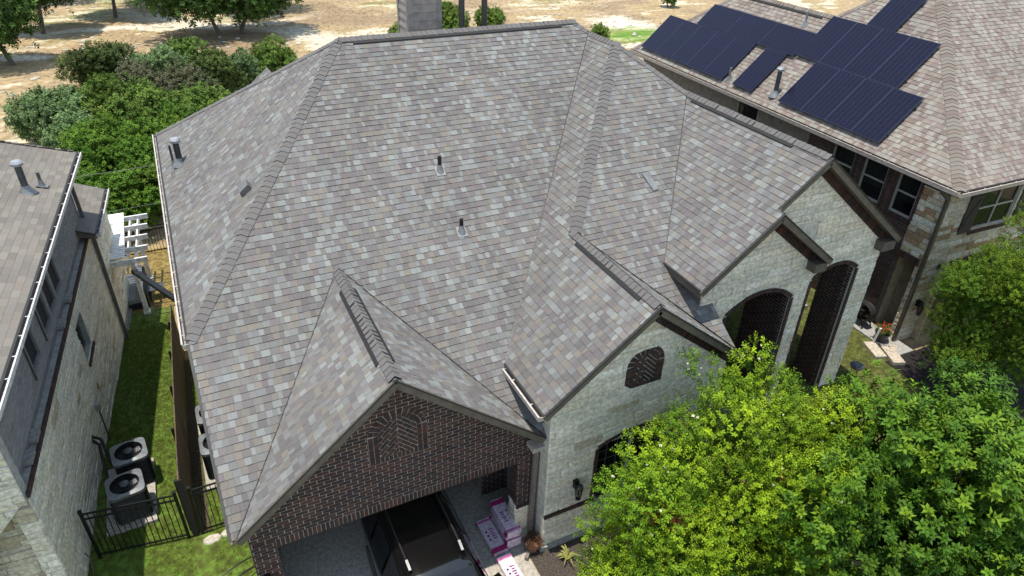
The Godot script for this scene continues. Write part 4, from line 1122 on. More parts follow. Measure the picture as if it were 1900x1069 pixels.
	for w in W:
		window(house, wt, w[0], w[1], w[2], w[3], 1, 2, L(0.36, 0.34, 0.30), "window", 0.7, -0.06)
		soldiers(k2, sw, wt, Vector2(w[0] - 0.08, 4.17), Vector2(w[2] + 0.08, 4.17), 0.12, PackedVector2Array(), [], 0.06)
		for y in 19:
			for e in [w[0] - 0.105, w[2] + 0.005]: piece(k2, sw, wt, rect(e, 4.32 + y * 0.068, e + 0.1, 4.382 + y * 0.068), PackedVector2Array(), [], brick_col(), 0.0, 0.035)
	window(house, wt, -9.35, 4.35, -8.2, 5.55, 1, 2, L(0.30, 0.28, 0.24), "window", 0.0, -0.04)
	# tan recess of the side porch
	var rb := MB.new()
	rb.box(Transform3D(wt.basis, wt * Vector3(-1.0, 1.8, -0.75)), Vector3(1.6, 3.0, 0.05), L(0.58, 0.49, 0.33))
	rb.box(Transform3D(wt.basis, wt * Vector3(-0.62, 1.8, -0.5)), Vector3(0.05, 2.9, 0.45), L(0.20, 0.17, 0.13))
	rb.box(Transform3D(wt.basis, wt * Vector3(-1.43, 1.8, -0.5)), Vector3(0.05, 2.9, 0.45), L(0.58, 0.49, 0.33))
	put(house, "porch_recess", rb, M.siding)
	# front wall
	var fc := Vector3(c.x, 0, c.z) + ed * 0.42 + inn * 0.42
	var ft := Transform3D(Basis(inn, Vector3.UP, -ed), fc)
	var fh := [rect(1.42, 4.15, 3.1, 5.45), rect(0.72, 0.3, 3.5, 2.98)]
	var fw := wall(house, "front_wall", ft, rect(0.0, -0.3, 13.0, 5.7), fh, 0.25, M.mortar, L(0.42, 0.38, 0.31))
	stones("stone_right", fw, ft, rect(0.0, 0.3, 8.0, 5.65), [fh[0], fh[1], rect(0.6, 2.97, 3.62, 3.2), rect(0.85, 4.1, 1.42, 5.5)], 0.05, 0.9, WARM)
	soldiers(k2, fw, ft, Vector2(0.62, 2.98), Vector2(3.6, 2.98), 0.21, PackedVector2Array(), [], 0.035)
	soldiers(k2, fw, ft, Vector2(1.34, 4.02), Vector2(3.2, 4.02), 0.12, PackedVector2Array(), [], 0.06)
	window(house, ft, 1.42, 4.15, 3.1, 5.45, 2, 2, L(0.42, 0.40, 0.36), "window", 0.45, -0.05)
	for sx in [0.86, 3.2]:
		var sb := MB.new()
		for i in 3: prism(sb, ft, rect(sx + i * 0.175, 4.12, sx + 0.165 + i * 0.175, 5.48), 0.02, 0.05, L(0.075, 0.06, 0.05), true)
		for y in [4.3, 5.2]: prism(sb, ft, rect(sx, y, sx + 0.52, y + 0.1), 0.05, 0.07, L(0.075, 0.06, 0.05), true)
		sb.bar(ft * Vector3(sx + 0.05, 4.42, 0.058), ft * Vector3(sx + 0.47, 5.2, 0.058), 0.08, 0.02, L(0.07, 0.056, 0.047), ft.basis.z)
		put(house, "shutter", sb, M.wood)
	var gb := MB.new()
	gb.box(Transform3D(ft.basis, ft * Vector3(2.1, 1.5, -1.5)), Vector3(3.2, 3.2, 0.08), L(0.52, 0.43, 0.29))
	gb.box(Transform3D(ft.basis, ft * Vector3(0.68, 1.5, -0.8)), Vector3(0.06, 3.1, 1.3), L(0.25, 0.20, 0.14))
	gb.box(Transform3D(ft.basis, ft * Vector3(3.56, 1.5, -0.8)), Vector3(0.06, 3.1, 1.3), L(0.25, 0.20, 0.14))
	put(house, "entrance_recess", gb, M.siding)
	var db := MB.new(); db.box(Transform3D(ft.basis, ft * Vector3(1.75, 1.5, -1.44)), Vector3(0.9, 2.6, 0.06), L(0.09, 0.055, 0.035)); put(house, "front_door", db, M.wood)
	bricks(k2, fw, Transform3D(ft.basis, ft * Vector3(0, 0, -1.45)), rect(2.3, 0.3, 3.5, 2.9), [])
	flush(k2, "brick", "bricks", M.brick)
	flush("stone_right", "stone", "stones", M.stone)
	downspout(house, [c + ed * 0.5 - inn * 0.06 - Vector3.UP * 0.12, c + ed * 0.42 + inn * 0.30 - Vector3.UP * 0.45, Vector3(c.x, 0.5, c.z) + ed * 0.40 + inn * 0.33], L(0.085, 0.07, 0.058), "downspout", 0.11)
	lantern(house, ft * Vector3(0.32, 1.9, 0.04), ft.basis.z)
	# raised slab along the side
	var sl := MB.new(); sl.bar(P.call(-0.2, 0.15, 0) * Vector3(1, 0, 1) + Vector3(0, 0.08, 0), P.call(2.1, 0.15, 0) * Vector3(1, 0, 1) + Vector3(0, 0.08, 0), 0.75, 0.95, L(0.34, 0.33, 0.31))
	put(house, "side_slab", sl, M.concrete)
	var sb2 := MB.new(); sb2.bar(P.call(2.9, -1.3, 0) * Vector3(1, 0, 1) + Vector3(0, 0.1, 0), P.call(4.2, -1.3, 0) * Vector3(1, 0, 1) + Vector3(0, 0.1, 0), 1.1, 1.0, L(0.34, 0.33, 0.31))
	put(house, "side_step", sb2, M.concrete)

# ---------------------------------------------------------------- yard things
func air_unit(at: Vector3, turn: float, label: String, s := 0.74):
	var o := thing("air_conditioner", label, "air conditioner", at, "air conditioners on concrete pads")
	var t := Transform3D(Basis(Vector3.UP, turn), at)
	var h := 0.86
	var dark := L(0.028, 0.030, 0.034); var lid := L(0.25, 0.26, 0.27)
	var r := s * 0.5; var cr := 0.09
	var ring := func(rad: float, y: float) -> Array:
		var p := []
		for q in [[1, 1], [-1, 1], [-1, -1], [1, -1]]:
			for i in 4:
				var a: float = (atan2(q[1], q[0]) - PI / 4) + PI / 2 * i / 3.0
				p.append(t * Vector3(q[0] * (rad - cr) + cos(a) * cr, y, q[1] * (rad - cr) + sin(a) * cr))
		return p
	var loft := func(mb: MB, a: Array, b: Array, c: Color):
		for i in a.size():
			var j: int = (i + 1) % a.size()
			var m: Vector3 = (a[i] + a[j]) * 0.5 - at
			mb.face([a[i], a[j], b[j], b[i]], Vector3(m.x, 0, m.z), c)
	var mb := MB.new()
	loft.call(mb, ring.call(r - 0.02, 0.03), ring.call(r - 0.02, h - 0.05), dark * 0.6)
	put(o, "cabinet", mb, M.metal)
	for i in 14:
		var y := 0.06 + i * 0.053
		var lb := MB.new()
		loft.call(lb, ring.call(r, y), ring.call(r - 0.012, y + 0.032), dark)
		lb.face(ring.call(r, y).slice(0, 16), Vector3.DOWN, dark)
		put(o, "louvre", lb, M.metal)
	# lid with a round opening
	var tb := MB.new()
	var out: Array = ring.call(r + 0.012, h); var low: Array = ring.call(r + 0.012, h - 0.06)
	loft.call(tb, low, out, lid)
	var n := 40; var rim := []; var hole := []
	for i in n:
		var a := TAU * i / n; var cx := cos(a); var cz := sin(a)
		var e := (r + 0.012) / pow(pow(absf(cx), 7.0) + pow(absf(cz), 7.0), 1.0 / 7.0)
		rim.append(t * Vector3(cx * e, h, cz * e)); hole.append(t * Vector3(cx * r * 0.82, h + 0.02, cz * r * 0.82))
	for i in n:
		var j: int = (i + 1) % n
		tb.face([rim[i], rim[j], hole[j], hole[i]], Vector3.UP, lid)
		tb.face([hole[i], hole[j], hole[j] - Vector3.UP * 0.12, hole[i] - Vector3.UP * 0.12], at - hole[i], dark)
	put(o, "lid", tb, M.metal)
	var fb := MB.new()
	for k in 4:
		var a := TAU * k / 4 + 0.4
		fb.box(Transform3D(Basis(Vector3.UP, a) * Basis(Vector3.RIGHT, 0.4), t * (Basis(Vector3.UP, a) * Vector3(0.15, h - 0.10, 0))), Vector3(0.22, 0.008, 0.14), L(0.09, 0.09, 0.095))
	put(o, "fan", fb, M.metal)
	var wb := MB.new()
	for k in 7:
		var p := []; var rr := []
		for i in 25: p.append(t * Vector3(cos(TAU * i / 24.0) * r * 0.80 * (k + 1) / 7.0, h + 0.022, sin(TAU * i / 24.0) * r * 0.80 * (k + 1) / 7.0)); rr.append(0.0035)
		wb.tube(p, rr, 4, L(0.03, 0.03, 0.03), false)
	for k in 4: wb.tube([t * Vector3(cos(PI * k / 4) * r * 0.8, h + 0.026, sin(PI * k / 4) * r * 0.8), t * Vector3(-cos(PI * k / 4) * r * 0.8, h + 0.026, -sin(PI * k / 4) * r * 0.8)], [0.004, 0.004], 4, L(0.03, 0.03, 0.03))
	put(o, "fan_guard", wb, M.metal)
	var cb := MB.new(); cb.lathe(Transform3D(t.basis, t * Vector3(0, h + 0.02, 0)), [Vector2(0.10, 0), Vector2(0.09, 0.02), Vector2(0, 0.03)], 16, L(0.12, 0.12, 0.125)); put(o, "motor_cap", cb, M.metal)
	var nb := MB.new(); nb.box(Transform3D(t.basis, t * Vector3(-0.02, 0.66, r + 0.004)), Vector3(0.2, 0.03, 0.006), L(0.16, 0.16, 0.17)); put(o, "name_plate", nb, M.metal)

func fence_panel(a: Vector3, b: Vector3, h: float, label: String, n: int, group := "black iron fence panels"):
	var o := thing("iron_fence", label, "fence", a, group)
	var ink := L(0.008, 0.008, 0.009)
	var up := Vector3.UP
	for p in [a, b]:
		var mb := MB.new(); mb.bar(p - up * 0.1, p + up * (h + 0.06), 0.06, 0.06, ink, Vector3.BACK); mb.box(Transform3D(Basis(), p + up * (h + 0.075)), Vector3(0.075, 0.03, 0.075), ink); put(o, "post", mb, M.black_metal)
	for y in [h - 0.02, h - 0.17, 0.12]:
		var mb := MB.new(); mb.bar(a + up * y, b + up * y, 0.03, 0.035, ink); put(o, "rail", mb, M.black_metal)
	var pk := MB.new(); pk.bar(Vector3(0, 0.05, 0), Vector3(0, h, 0), 0.017, 0.017, ink, Vector3.BACK)
	var pm := pk.mesh()
	for i in n: inst(o, "picket", pm, M.black_metal, Transform3D(Basis(Vector3.UP, atan2(-(b - a).z, (b - a).x)), a.lerp(b, (i + 1.0) / (n + 1.0))))

func yard():
	var pad := MB.new(); pad.bx(Vector3(-5.72, -0.25, -5.95), Vector3(-4.68, 0.07, -3.86), L(0.40, 0.37, 0.33))
	tag(put(self, "concrete_pad", pad, M.concrete), "concrete pad under the two air conditioners by the left house", "concrete pad")
	pad = MB.new(); pad.bx(Vector3(-3.58, -0.3, -7.0), Vector3(-2.85, 0.05, -4.3), L(0.40, 0.37, 0.33))
	tag(put(self, "concrete_pad", pad, M.concrete), "concrete pad between the wooden fence and middle house", "concrete pad")
	air_unit(Vector3(-5.14, 0.07, -4.36), 0.12, "dark air conditioner by left house, nearer the iron fence")
	air_unit(Vector3(-5.04, 0.07, -5.42), 0.12, "dark air conditioner by left house, second from the iron fence")
	air_unit(Vector3(-3.14, 0.05, -4.95), 0.0, "air conditioner behind wooden fence half under roof edge, nearer one")
	air_unit(Vector3(-3.12, 0.05, -6.1), 0.0, "air conditioner behind wooden fence half under roof edge, farther one")
	for e in [["black insulated pipe running from the stone wall to the nearer air conditioner", [Vector3(-5.93, 0.80, -6.42), Vector3(-5.72, 0.72, -6.2), Vector3(-5.62, 0.45, -5.3), Vector3(-5.55, 0.3, -4.7), Vector3(-5.48, 0.3, -4.4)]], ["black insulated pipe running from the stone wall to the farther air conditioner", [Vector3(-5.93, 0.86, -6.45), Vector3(-5.66, 0.8, -6.3), Vector3(-5.56, 0.52, -5.8), Vector3(-5.4, 0.4, -5.5)]]]:
		var hb := MB.new()
		var cv := Curve3D.new()
		for p in e[1]: cv.add_point(p, Vector3(0, 0.06, -0.1), Vector3(0, -0.06, 0.1))
		var pts := []; var rr := []
		for i in 15: pts.append(cv.sample_baked(cv.get_baked_length() * i / 14.0)); rr.append(0.038)
		hb.tube(pts, rr, 8, L(0.014, 0.014, 0.015))
		tag(put(self, "refrigerant_pipe", hb, M.rubber), e[0], "pipe")
	fence_panel(Vector3(-5.85, 0, -3.33), Vector3(-4.08, 0, -3.08), 1.42, "black iron fence panel between stone wall and wooden fence", 15)
	fence_panel(Vector3(-3.80, 0, -3.08), Vector3(-2.86, 0, -3.08), 1.42, "short black iron fence panel between wooden fence and brick house", 8)
	for x in [-7.2, -4.8, -2.4]:
		fence_panel(Vector3(x, gy(x, -19.6), -19.6), Vector3(x + 2.4, gy(x, -19.6), -19.6), 1.25, "black iron back fence panel " + ("behind the left house" if x < -6 else ("behind the white pergola" if x < -4 else "beside the left eave of the middle roof")), 19)
	# wooden fence seen along its top
	var wf := thing("wooden_fence", "tall brown wooden board fence running between the two houses", "fence", Vector3(-3.9, 0, -7.0))
	var board := []
	for v in 4:
		var bm := MB.new(); var c: Color = [L(0.15, 0.10, 0.062), L(0.125, 0.085, 0.055), L(0.18, 0.122, 0.075), L(0.105, 0.075, 0.05)][v]
		bm.box(Transform3D(Basis(), Vector3(0, 0.86, 0)), Vector3(0.022, 1.78 + v * 0.008, 0.138), c); board.append(bm.mesh())
	var fa := Vector3(-3.93, 0, -3.12); var fb := Vector3(-3.72, 0, -11.2)
	var dir := (fb - fa).normalized()
	var n := 56
	for i in n:
		var p := fa.lerp(fb, (i + 0.5) / n); p.y = gy(p.x, p.z) + 0.02
		inst(wf, "board", board[rng.randi() % 4], M.wood, Transform3D(Basis(Vector3.UP, atan2(dir.x, dir.z) + rng.randf_range(-0.01, 0.01)), p))
	for y in [0.35, 0.95, 1.55]:
		var rb := MB.new(); rb.bar(fa + Vector3(-0.035, y, 0), fb + Vector3(-0.035, y - 0.55, 0), 0.04, 0.09, L(0.11, 0.078, 0.05)); put(wf, "rail", rb, M.wood)
	for i in 5:
		var p := fa.lerp(fb, (i + 0.1) / 4.6); p.y = gy(p.x, p.z)
		var pb := MB.new(); pb.bar(p + Vector3(-0.09, -0.2, 0), p + Vector3(-0.09, 1.62, 0), 0.06, 0.06, L(0.02, 0.02, 0.022), Vector3.BACK); put(wf, "post", pb, M.black_metal)
	var cap := MB.new(); cap.bar(fa + Vector3(0, 1.80, 0.05), fa + Vector3(0, 0.0, 0.05), 0.13, 0.03, L(0.02, 0.016, 0.013), Vector3.BACK); put(wf, "end_post", cap, M.wood)
	# pale stones at the fence foot
	for q in [[-3.62, -2.82, 0.22, "flat pale stone at the iron fence foot, nearer the wooden fence"], [-3.28, -2.86, 0.17, "small pale stone at the iron fence foot, nearer the brick house"]]:
		var sb := MB.new(); sb.lathe(Transform3D(Basis(Vector3.UP, q[0]).scaled(Vector3(1, 1, 0.6)), Vector3(q[0], -0.02, q[1])), [Vector2(q[2], 0), Vector2(q[2] * 0.9, 0.06), Vector2(q[2] * 0.5, 0.085), Vector2(0, 0.09)], 7, L(0.5, 0.46, 0.38))
		tag(put(self, "edging_stone", sb, M.stone), q[3], "stone", "stones at the fence foot")
	# pergola behind the left house
	var pg := thing("white_pergola", "white painted pergola attached behind the left house", "pergola", Vector3(-6, -0.8, -16))
	var w := L(0.80, 0.80, 0.80)
	var pz := [-14.45, -17.25]
	for z in pz:
		var pb := MB.new(); var px := -4.72 if z > -15 else -4.56
		pb.bar(Vector3(px, gy(px, z) - 0.1, z), Vector3(px, 1.25, z), 0.14, 0.14, w, Vector3.BACK); pb.bar(Vector3(px, gy(px, z) - 0.05, z), Vector3(px, gy(px, z) + 0.1, z), 0.22, 0.22, w, Vector3.BACK)
		put(pg, "post", pb, M.white)
	for dx in [0.0, -0.26]:
		var bb := MB.new(); bb.bar(Vector3(-4.60 + dx, 1.20, -13.9), Vector3(-4.42 + dx, 1.20, -17.9), 0.05, 0.22, w); put(pg, "beam", bb, M.white)
	for i in 5:
		var z := -14.15 - i * 0.85; var x := -4.2 + i * 0.03
		var rb := MB.new(); rb.bar(Vector3(-7.8, 1.38, z), Vector3(x, 1.38, z), 0.07, 0.18, w); put(pg, "rafter", rb, M.white)
	for i in 24:
		var z := -14.35 - i * 0.15
		var sb := MB.new(); sb.bar(Vector3(-7.8, 1.50, z), Vector3(-4.85, 1.50, z), 0.115, 0.03, w); put(pg, "slat", sb, M.white)
	# garden sofa under it
	var sf := thing("garden_sofa", "dark wicker garden sofa with grey cushions under the pergola", "sofa", Vector3(-5.0, gy(-5, -15.8), -15.8))
	var gy0 := gy(-5.0, -15.8)
	var sb := MB.new(); sb.bx(Vector3(-5.5, gy0, -16.9), Vector3(-4.62, gy0 + 0.28, -14.9), L(0.03, 0.03, 0.035)); sb.bx(Vector3(-4.76, gy0 + 0.28, -16.9), Vector3(-4.62, gy0 + 0.68, -14.9), L(0.03, 0.03, 0.035)); put(sf, "frame", sb, M.cloth)
	for i in 3:
		var z := -16.6 + i * 0.66
		var cb := MB.new(); cb.box(Transform3D(Basis(Vector3.UP, rng.randf_range(-0.05, 0.05)), Vector3(-5.1, gy0 + 0.37, z)), Vector3(0.72, 0.16, 0.63), L(0.30, 0.31, 0.32)); put(sf, "seat_cushion", cb, M.cloth)
		cb = MB.new(); cb.box(Transform3D(Basis(Vector3.BACK, -0.35), Vector3(-4.84, gy0 + 0.60, z)), Vector3(0.16, 0.46, 0.6), L(0.33, 0.34, 0.35)); put(sf, "back_cushion", cb, M.cloth)
	var tb := thing("garden_table", "small dark garden table with glass top beside the garden sofa", "table", Vector3(-4.35, gy(-4.35, -15.6), -15.6))
	var g2 := gy(-4.35, -15.6); sb = MB.new()
	for q in [[-0.22, -0.22], [0.22, -0.22], [-0.22, 0.22], [0.22, 0.22]]: sb.bar(Vector3(-4.35 + q[0], g2, -15.6 + q[1]), Vector3(-4.35 + q[0], g2 + 0.42, -15.6 + q[1]), 0.04, 0.04, L(0.02, 0.02, 0.025), Vector3.BACK)
	sb.bx(Vector3(-4.62, g2 + 0.42, -15.87), Vector3(-4.08, g2 + 0.45, -15.33), L(0.05, 0.055, 0.07)); put(tb, "table_frame", sb, M.plastic)
	# black pole leaning from behind the eave of the middle house
	var pl := MB.new(); pl.bar(Vector3(-4.60, 1.35, -13.42), Vector3(-2.84, 1.05, -10.2), 0.16, 0.12, L(0.010, 0.010, 0.011)); 
	var po := thing("black_pole", "long black square pole reaching out from the middle house wall towards the pergola", "pole", Vector3(-2.84, 1.0, -10.2))
	put(po, "shaft", pl, M.black_metal)
	var eb := MB.new(); eb.bar(Vector3(-4.645, 1.36, -13.5), Vector3(-4.60, 1.352, -13.42), 0.18, 0.14, L(0.03, 0.03, 0.032)); put(po, "end_cap", eb, M.black_metal)
	# cables
	for e in [[Vector3(-7.5, 3.45, -17.0), Vector3(0.5, 3.75, -17.0), "thin cable strung behind the houses, topmost of three"], [Vector3(-7.5, 2.0, -17.0), Vector3(0.5, 2.35, -17.0), "thin cable strung behind the houses, middle of three"], [Vector3(-7.5, 1.05, -17.0), Vector3(0.5, 1.5, -17.0), "thin cable strung behind the houses, lowest of three"]]:
		var cb := MB.new(); var pts := []; var rr := []
		for i in 13: pts.append((e[0] as Vector3).lerp(e[1], i / 12.0) - Vector3.UP * (0.12 * sin(PI * i / 12.0))); rr.append(0.008)
		cb.tube(pts, rr, 5, L(0.15, 0.17, 0.16)); tag(put(self, "cable", cb, M.cable), e[2], "cable")
	# black garden hose by the brick pier
	var hs := MB.new()
	for q in [[0.62, 0.30, -1.62], [0.5, 0.22, -1.38]]:
		var pts := []; var rr := []
		for i in 17:
			var a := PI * i / 16.0
			pts.append(Vector3(-3.25 - cos(a) * q[0], 0.03 + sin(a) * q[1], q[2] + 0.25 * cos(a))); rr.append(0.016)
		hs.tube(pts, rr, 8, L(0.012, 0.014, 0.015))
	tag(put(self, "garden_hose", hs, M.plastic), "black hose looping over the lawn beside the brick garage pier", "hose")
	# right side: hose reel, pipe, planter, stones, stand
	var hr := thing("hose_reel", "coiled black hose reel standing on the right house's side slab", "hose reel", Vector3(16.0, 0.56, -2.35))
	var rb2 := MB.new()
	for k in 5:
		var pts := []; var rr := []
		for i in 25: pts.append(Vector3(15.98 + k * 0.05, 1.06 + cos(TAU * i / 24.0) * (0.33 - absf(k - 2) * 0.02), -2.35 + sin(TAU * i / 24.0) * 0.33)); rr.append(0.028)
		rb2.tube(pts, rr, 7, L(0.012, 0.012, 0.013), false)
	put(hr, "coil", rb2, M.rubber)
	var sb3 := MB.new()
	for x in [15.9, 16.28]:
		sb3.bar(Vector3(x, 0.56, -2.6), Vector3(x, 1.1, -2.35), 0.03, 0.03, L(0.015, 0.015, 0.016)); sb3.bar(Vector3(x, 0.56, -2.1), Vector3(x, 1.1, -2.35), 0.03, 0.03, L(0.015, 0.015, 0.016))
	sb3.bar(Vector3(15.88, 1.06, -2.35), Vector3(16.3, 1.06, -2.35), 0.2, 0.2, L(0.02, 0.02, 0.02)); put(hr, "frame", sb3, M.black_metal)
	var wp := MB.new(); wp.tube([Vector3(15.62, 1.15, -1.37), Vector3(15.60, 0.85, -1.40), Vector3(15.62, 0.45, -1.45)], [0.035, 0.035, 0.035], 10, L(0.72, 0.72, 0.72))
	tag(put(self, "white_pipe", wp, M.white), "short white pipe standing at the edge of the side slab", "pipe")
	var pt := thing("plant_tub", "dark tub of red flowers on the right house's side slab", "planter", Vector3(15.95, 0.56, -1.45))
	var tb2 := MB.new(); tb2.lathe(Transform3D(Basis(), Vector3(15.95, 0.56, -1.45)), [Vector2(0.16, 0), Vector2(0.22, 0.28), Vector2(0.24, 0.3), Vector2(0.2, 0.28)], 14, L(0.05, 0.05, 0.055)); put(pt, "tub", tb2, M.plastic)
	var ts := []; var cs := []
	for i in 60:
		var p := Vector3(rng.randfn(0, 0.13), rng.randf_range(0.28, 0.5), rng.randfn(0, 0.13))
		ts.append(Transform3D(Basis(Vector3.UP, rng.randf() * TAU) * Basis(Vector3.RIGHT, rng.randf_range(-0.8, 0.8)), Vector3(15.95, 0.56, -1.45) + p)); cs.append(vary(L(0.35, 0.05, 0.03) if i % 3 == 0 else L(0.06, 0.11, 0.02), 0.2))
	scatter(pt, "leaves", sprig(6, 0.09, 0.035, 0.08), M.leaf, ts, cs)
	var k := 0
	for q in [[15.35, -1.15, 0.75, 0.35, 0.3], [15.62, -0.72, 0.8, 0.36, 0.25], [15.85, -0.95, 0.4, 0.26, -0.4]]:
		var mb := MB.new(); mb.box(Transform3D(Basis(Vector3.UP, q[4] + 0.9), Vector3(q[0], 0.55 + k * 0.012, q[1])), Vector3(q[2], 0.10, q[3]), vary(L(0.52, 0.45, 0.36), 0.08))
		tag(put(self, "stepping_stone", mb, M.stone), ["flat tan stone slab by the side slab, nearest the lawn", "long flat tan stone slab at the edge of the mulch", "short tan stone block beside the right house corner"][k], "stone", "stone slabs by the right house"); k += 1
	var stp := Vector3(13.55, 0.5, -0.42)
	var st := thing("wire_plant_stand", "black wire plant stand with grey bowl at the porch pier foot", "plant stand", stp)
	var mb2 := MB.new()
	for i in 3:
		var a := TAU * i / 3; mb2.tube([stp + Vector3(cos(a) * 0.2, 0, sin(a) * 0.2), stp + Vector3(cos(a) * 0.06, 0.3, sin(a) * 0.06), stp + Vector3(cos(a) * 0.17, 0.55, sin(a) * 0.17)], [0.008, 0.008, 0.008], 6, L(0.01, 0.01, 0.01))
	put(st, "legs", mb2, M.black_metal)
	mb2 = MB.new(); mb2.lathe(Transform3D(Basis(), stp + Vector3.UP * 0.45), [Vector2(0.06, 0), Vector2(0.17, 0.08), Vector2(0.2, 0.14), Vector2(0.17, 0.13), Vector2(0.0, 0.05)], 16, L(0.10, 0.11, 0.12)); put(st, "bowl", mb2, M.metal)

# ---------------------------------------------------------------- garage: car, shingle bundles, pot
func bundle(at: Vector3, turn: float, label: String, group: String, pale := 0.0):
	var o := thing("shingle_bundle", label, "shingle bundle", at, group)
	var t := Transform3D(Basis(Vector3.UP, turn), at)
	var pink := L(0.70, 0.58, 0.70).lerp(L(0.78, 0.74, 0.80), pale); var deep := L(0.42, 0.035, 0.17)
	var b := MB.new(); b.box(t * Transform3D(Basis(), Vector3(0, 0.038, 0)), Vector3(0.33, 0.074, 0.98), pink); put(o, "wrap", b, M.film)
	b = MB.new(); b.box(t * Transform3D(Basis(), Vector3(0, 0.0385, 0.40)), Vector3(0.334, 0.079, 0.13), deep); b.box(t * Transform3D(Basis(), Vector3(0, 0.0385, -0.42)), Vector3(0.334, 0.079, 0.06), L(0.5, 0.13, 0.35)); put(o, "printed_band", b, M.film)
	b = MB.new()
	for i in 3: b.lathe(t * Transform3D(Basis(), Vector3(-0.07, 0.075, -0.12 + i * 0.11)), [Vector2(0.026, 0.0), Vector2(0.026, 0.0022), Vector2(0.0, 0.0022)], 10, L(0.12, 0.02, 0.14))
	for i in 5: b.box(t * Transform3D(Basis(), Vector3(0.045, 0.076, -0.16 + i * 0.065)), Vector3(0.10 - 0.03 * (i % 2), 0.003, 0.03), L(0.22, 0.05, 0.2))
	put(o, "printed_marks", b, M.film)

func garage_things():
	var lay := 0
	for q in [[2.06, 0.0, -0.22, 0.02, "lone left stack of shingle bundles, bottom one on the garage floor"], [2.05, 0.078, -0.20, 0.03, "lone left stack of shingle bundles, top one with plum band"]]:
		bundle(Vector3(q[0], q[1], q[2]), q[3], "pink wrapped " + q[4], "bundles in the lone left stack")
	var names := ["bottom one on the floor", "second from the floor", "third from the floor", "fourth from the floor", "third from the top", "second from the top", "topmost, half in sunshine"]
	for i in 7: bundle(Vector3(2.42 + rng.randf_range(-0.02, 0.02), i * 0.078, -0.28 + rng.randf_range(-0.03, 0.03)), rng.randf_range(-0.03, 0.03) + (PI if i == 6 else 0.0), "pink shingle bundle in tall stack by garage pier, " + names[i], "bundles in the tall stack")
	for i in 2: bundle(Vector3(2.08, i * 0.078 - 0.015, 0.86), 0.02, "white and pink sunlit shingle bundle on the driveway edge, " + ["lower one", "upper one"][i], "bundles on the driveway edge", 0.75)
	# pot
	var pc := Vector3(2.78, 0.0, 0.42)
	var pt := thing("terracotta_pot", "terracotta pot with dry brown plant beside the downspout", "plant pot", pc)
	var b := MB.new(); b.lathe(Transform3D(Basis(), pc), [Vector2(0.10, 0), Vector2(0.17, 0.24), Vector2(0.19, 0.25), Vector2(0.19, 0.3), Vector2(0.16, 0.3), Vector2(0.15, 0.2), Vector2(0.0, 0.19)], 18, L(0.30, 0.13, 0.08)); put(pt, "pot", b, M.concrete)
	var ts := []; var cs := []
	for i in 90:
		var a := rng.randf() * TAU; var r := rng.randf_range(0.10, 0.21)
		ts.append(Transform3D(Basis(Vector3.UP, rng.randf() * TAU) * Basis(Vector3.RIGHT, rng.randf_range(-1.2, 1.2)), pc + Vector3(cos(a) * r, rng.randf_range(0.24, 0.36), sin(a) * r))); cs.append(vary(L(0.09, 0.05, 0.03), 0.4))
	scatter(pt, "dry_stems", sprig(5, 0.08, 0.02, 0.07), M.leaf, ts, cs)
	car()

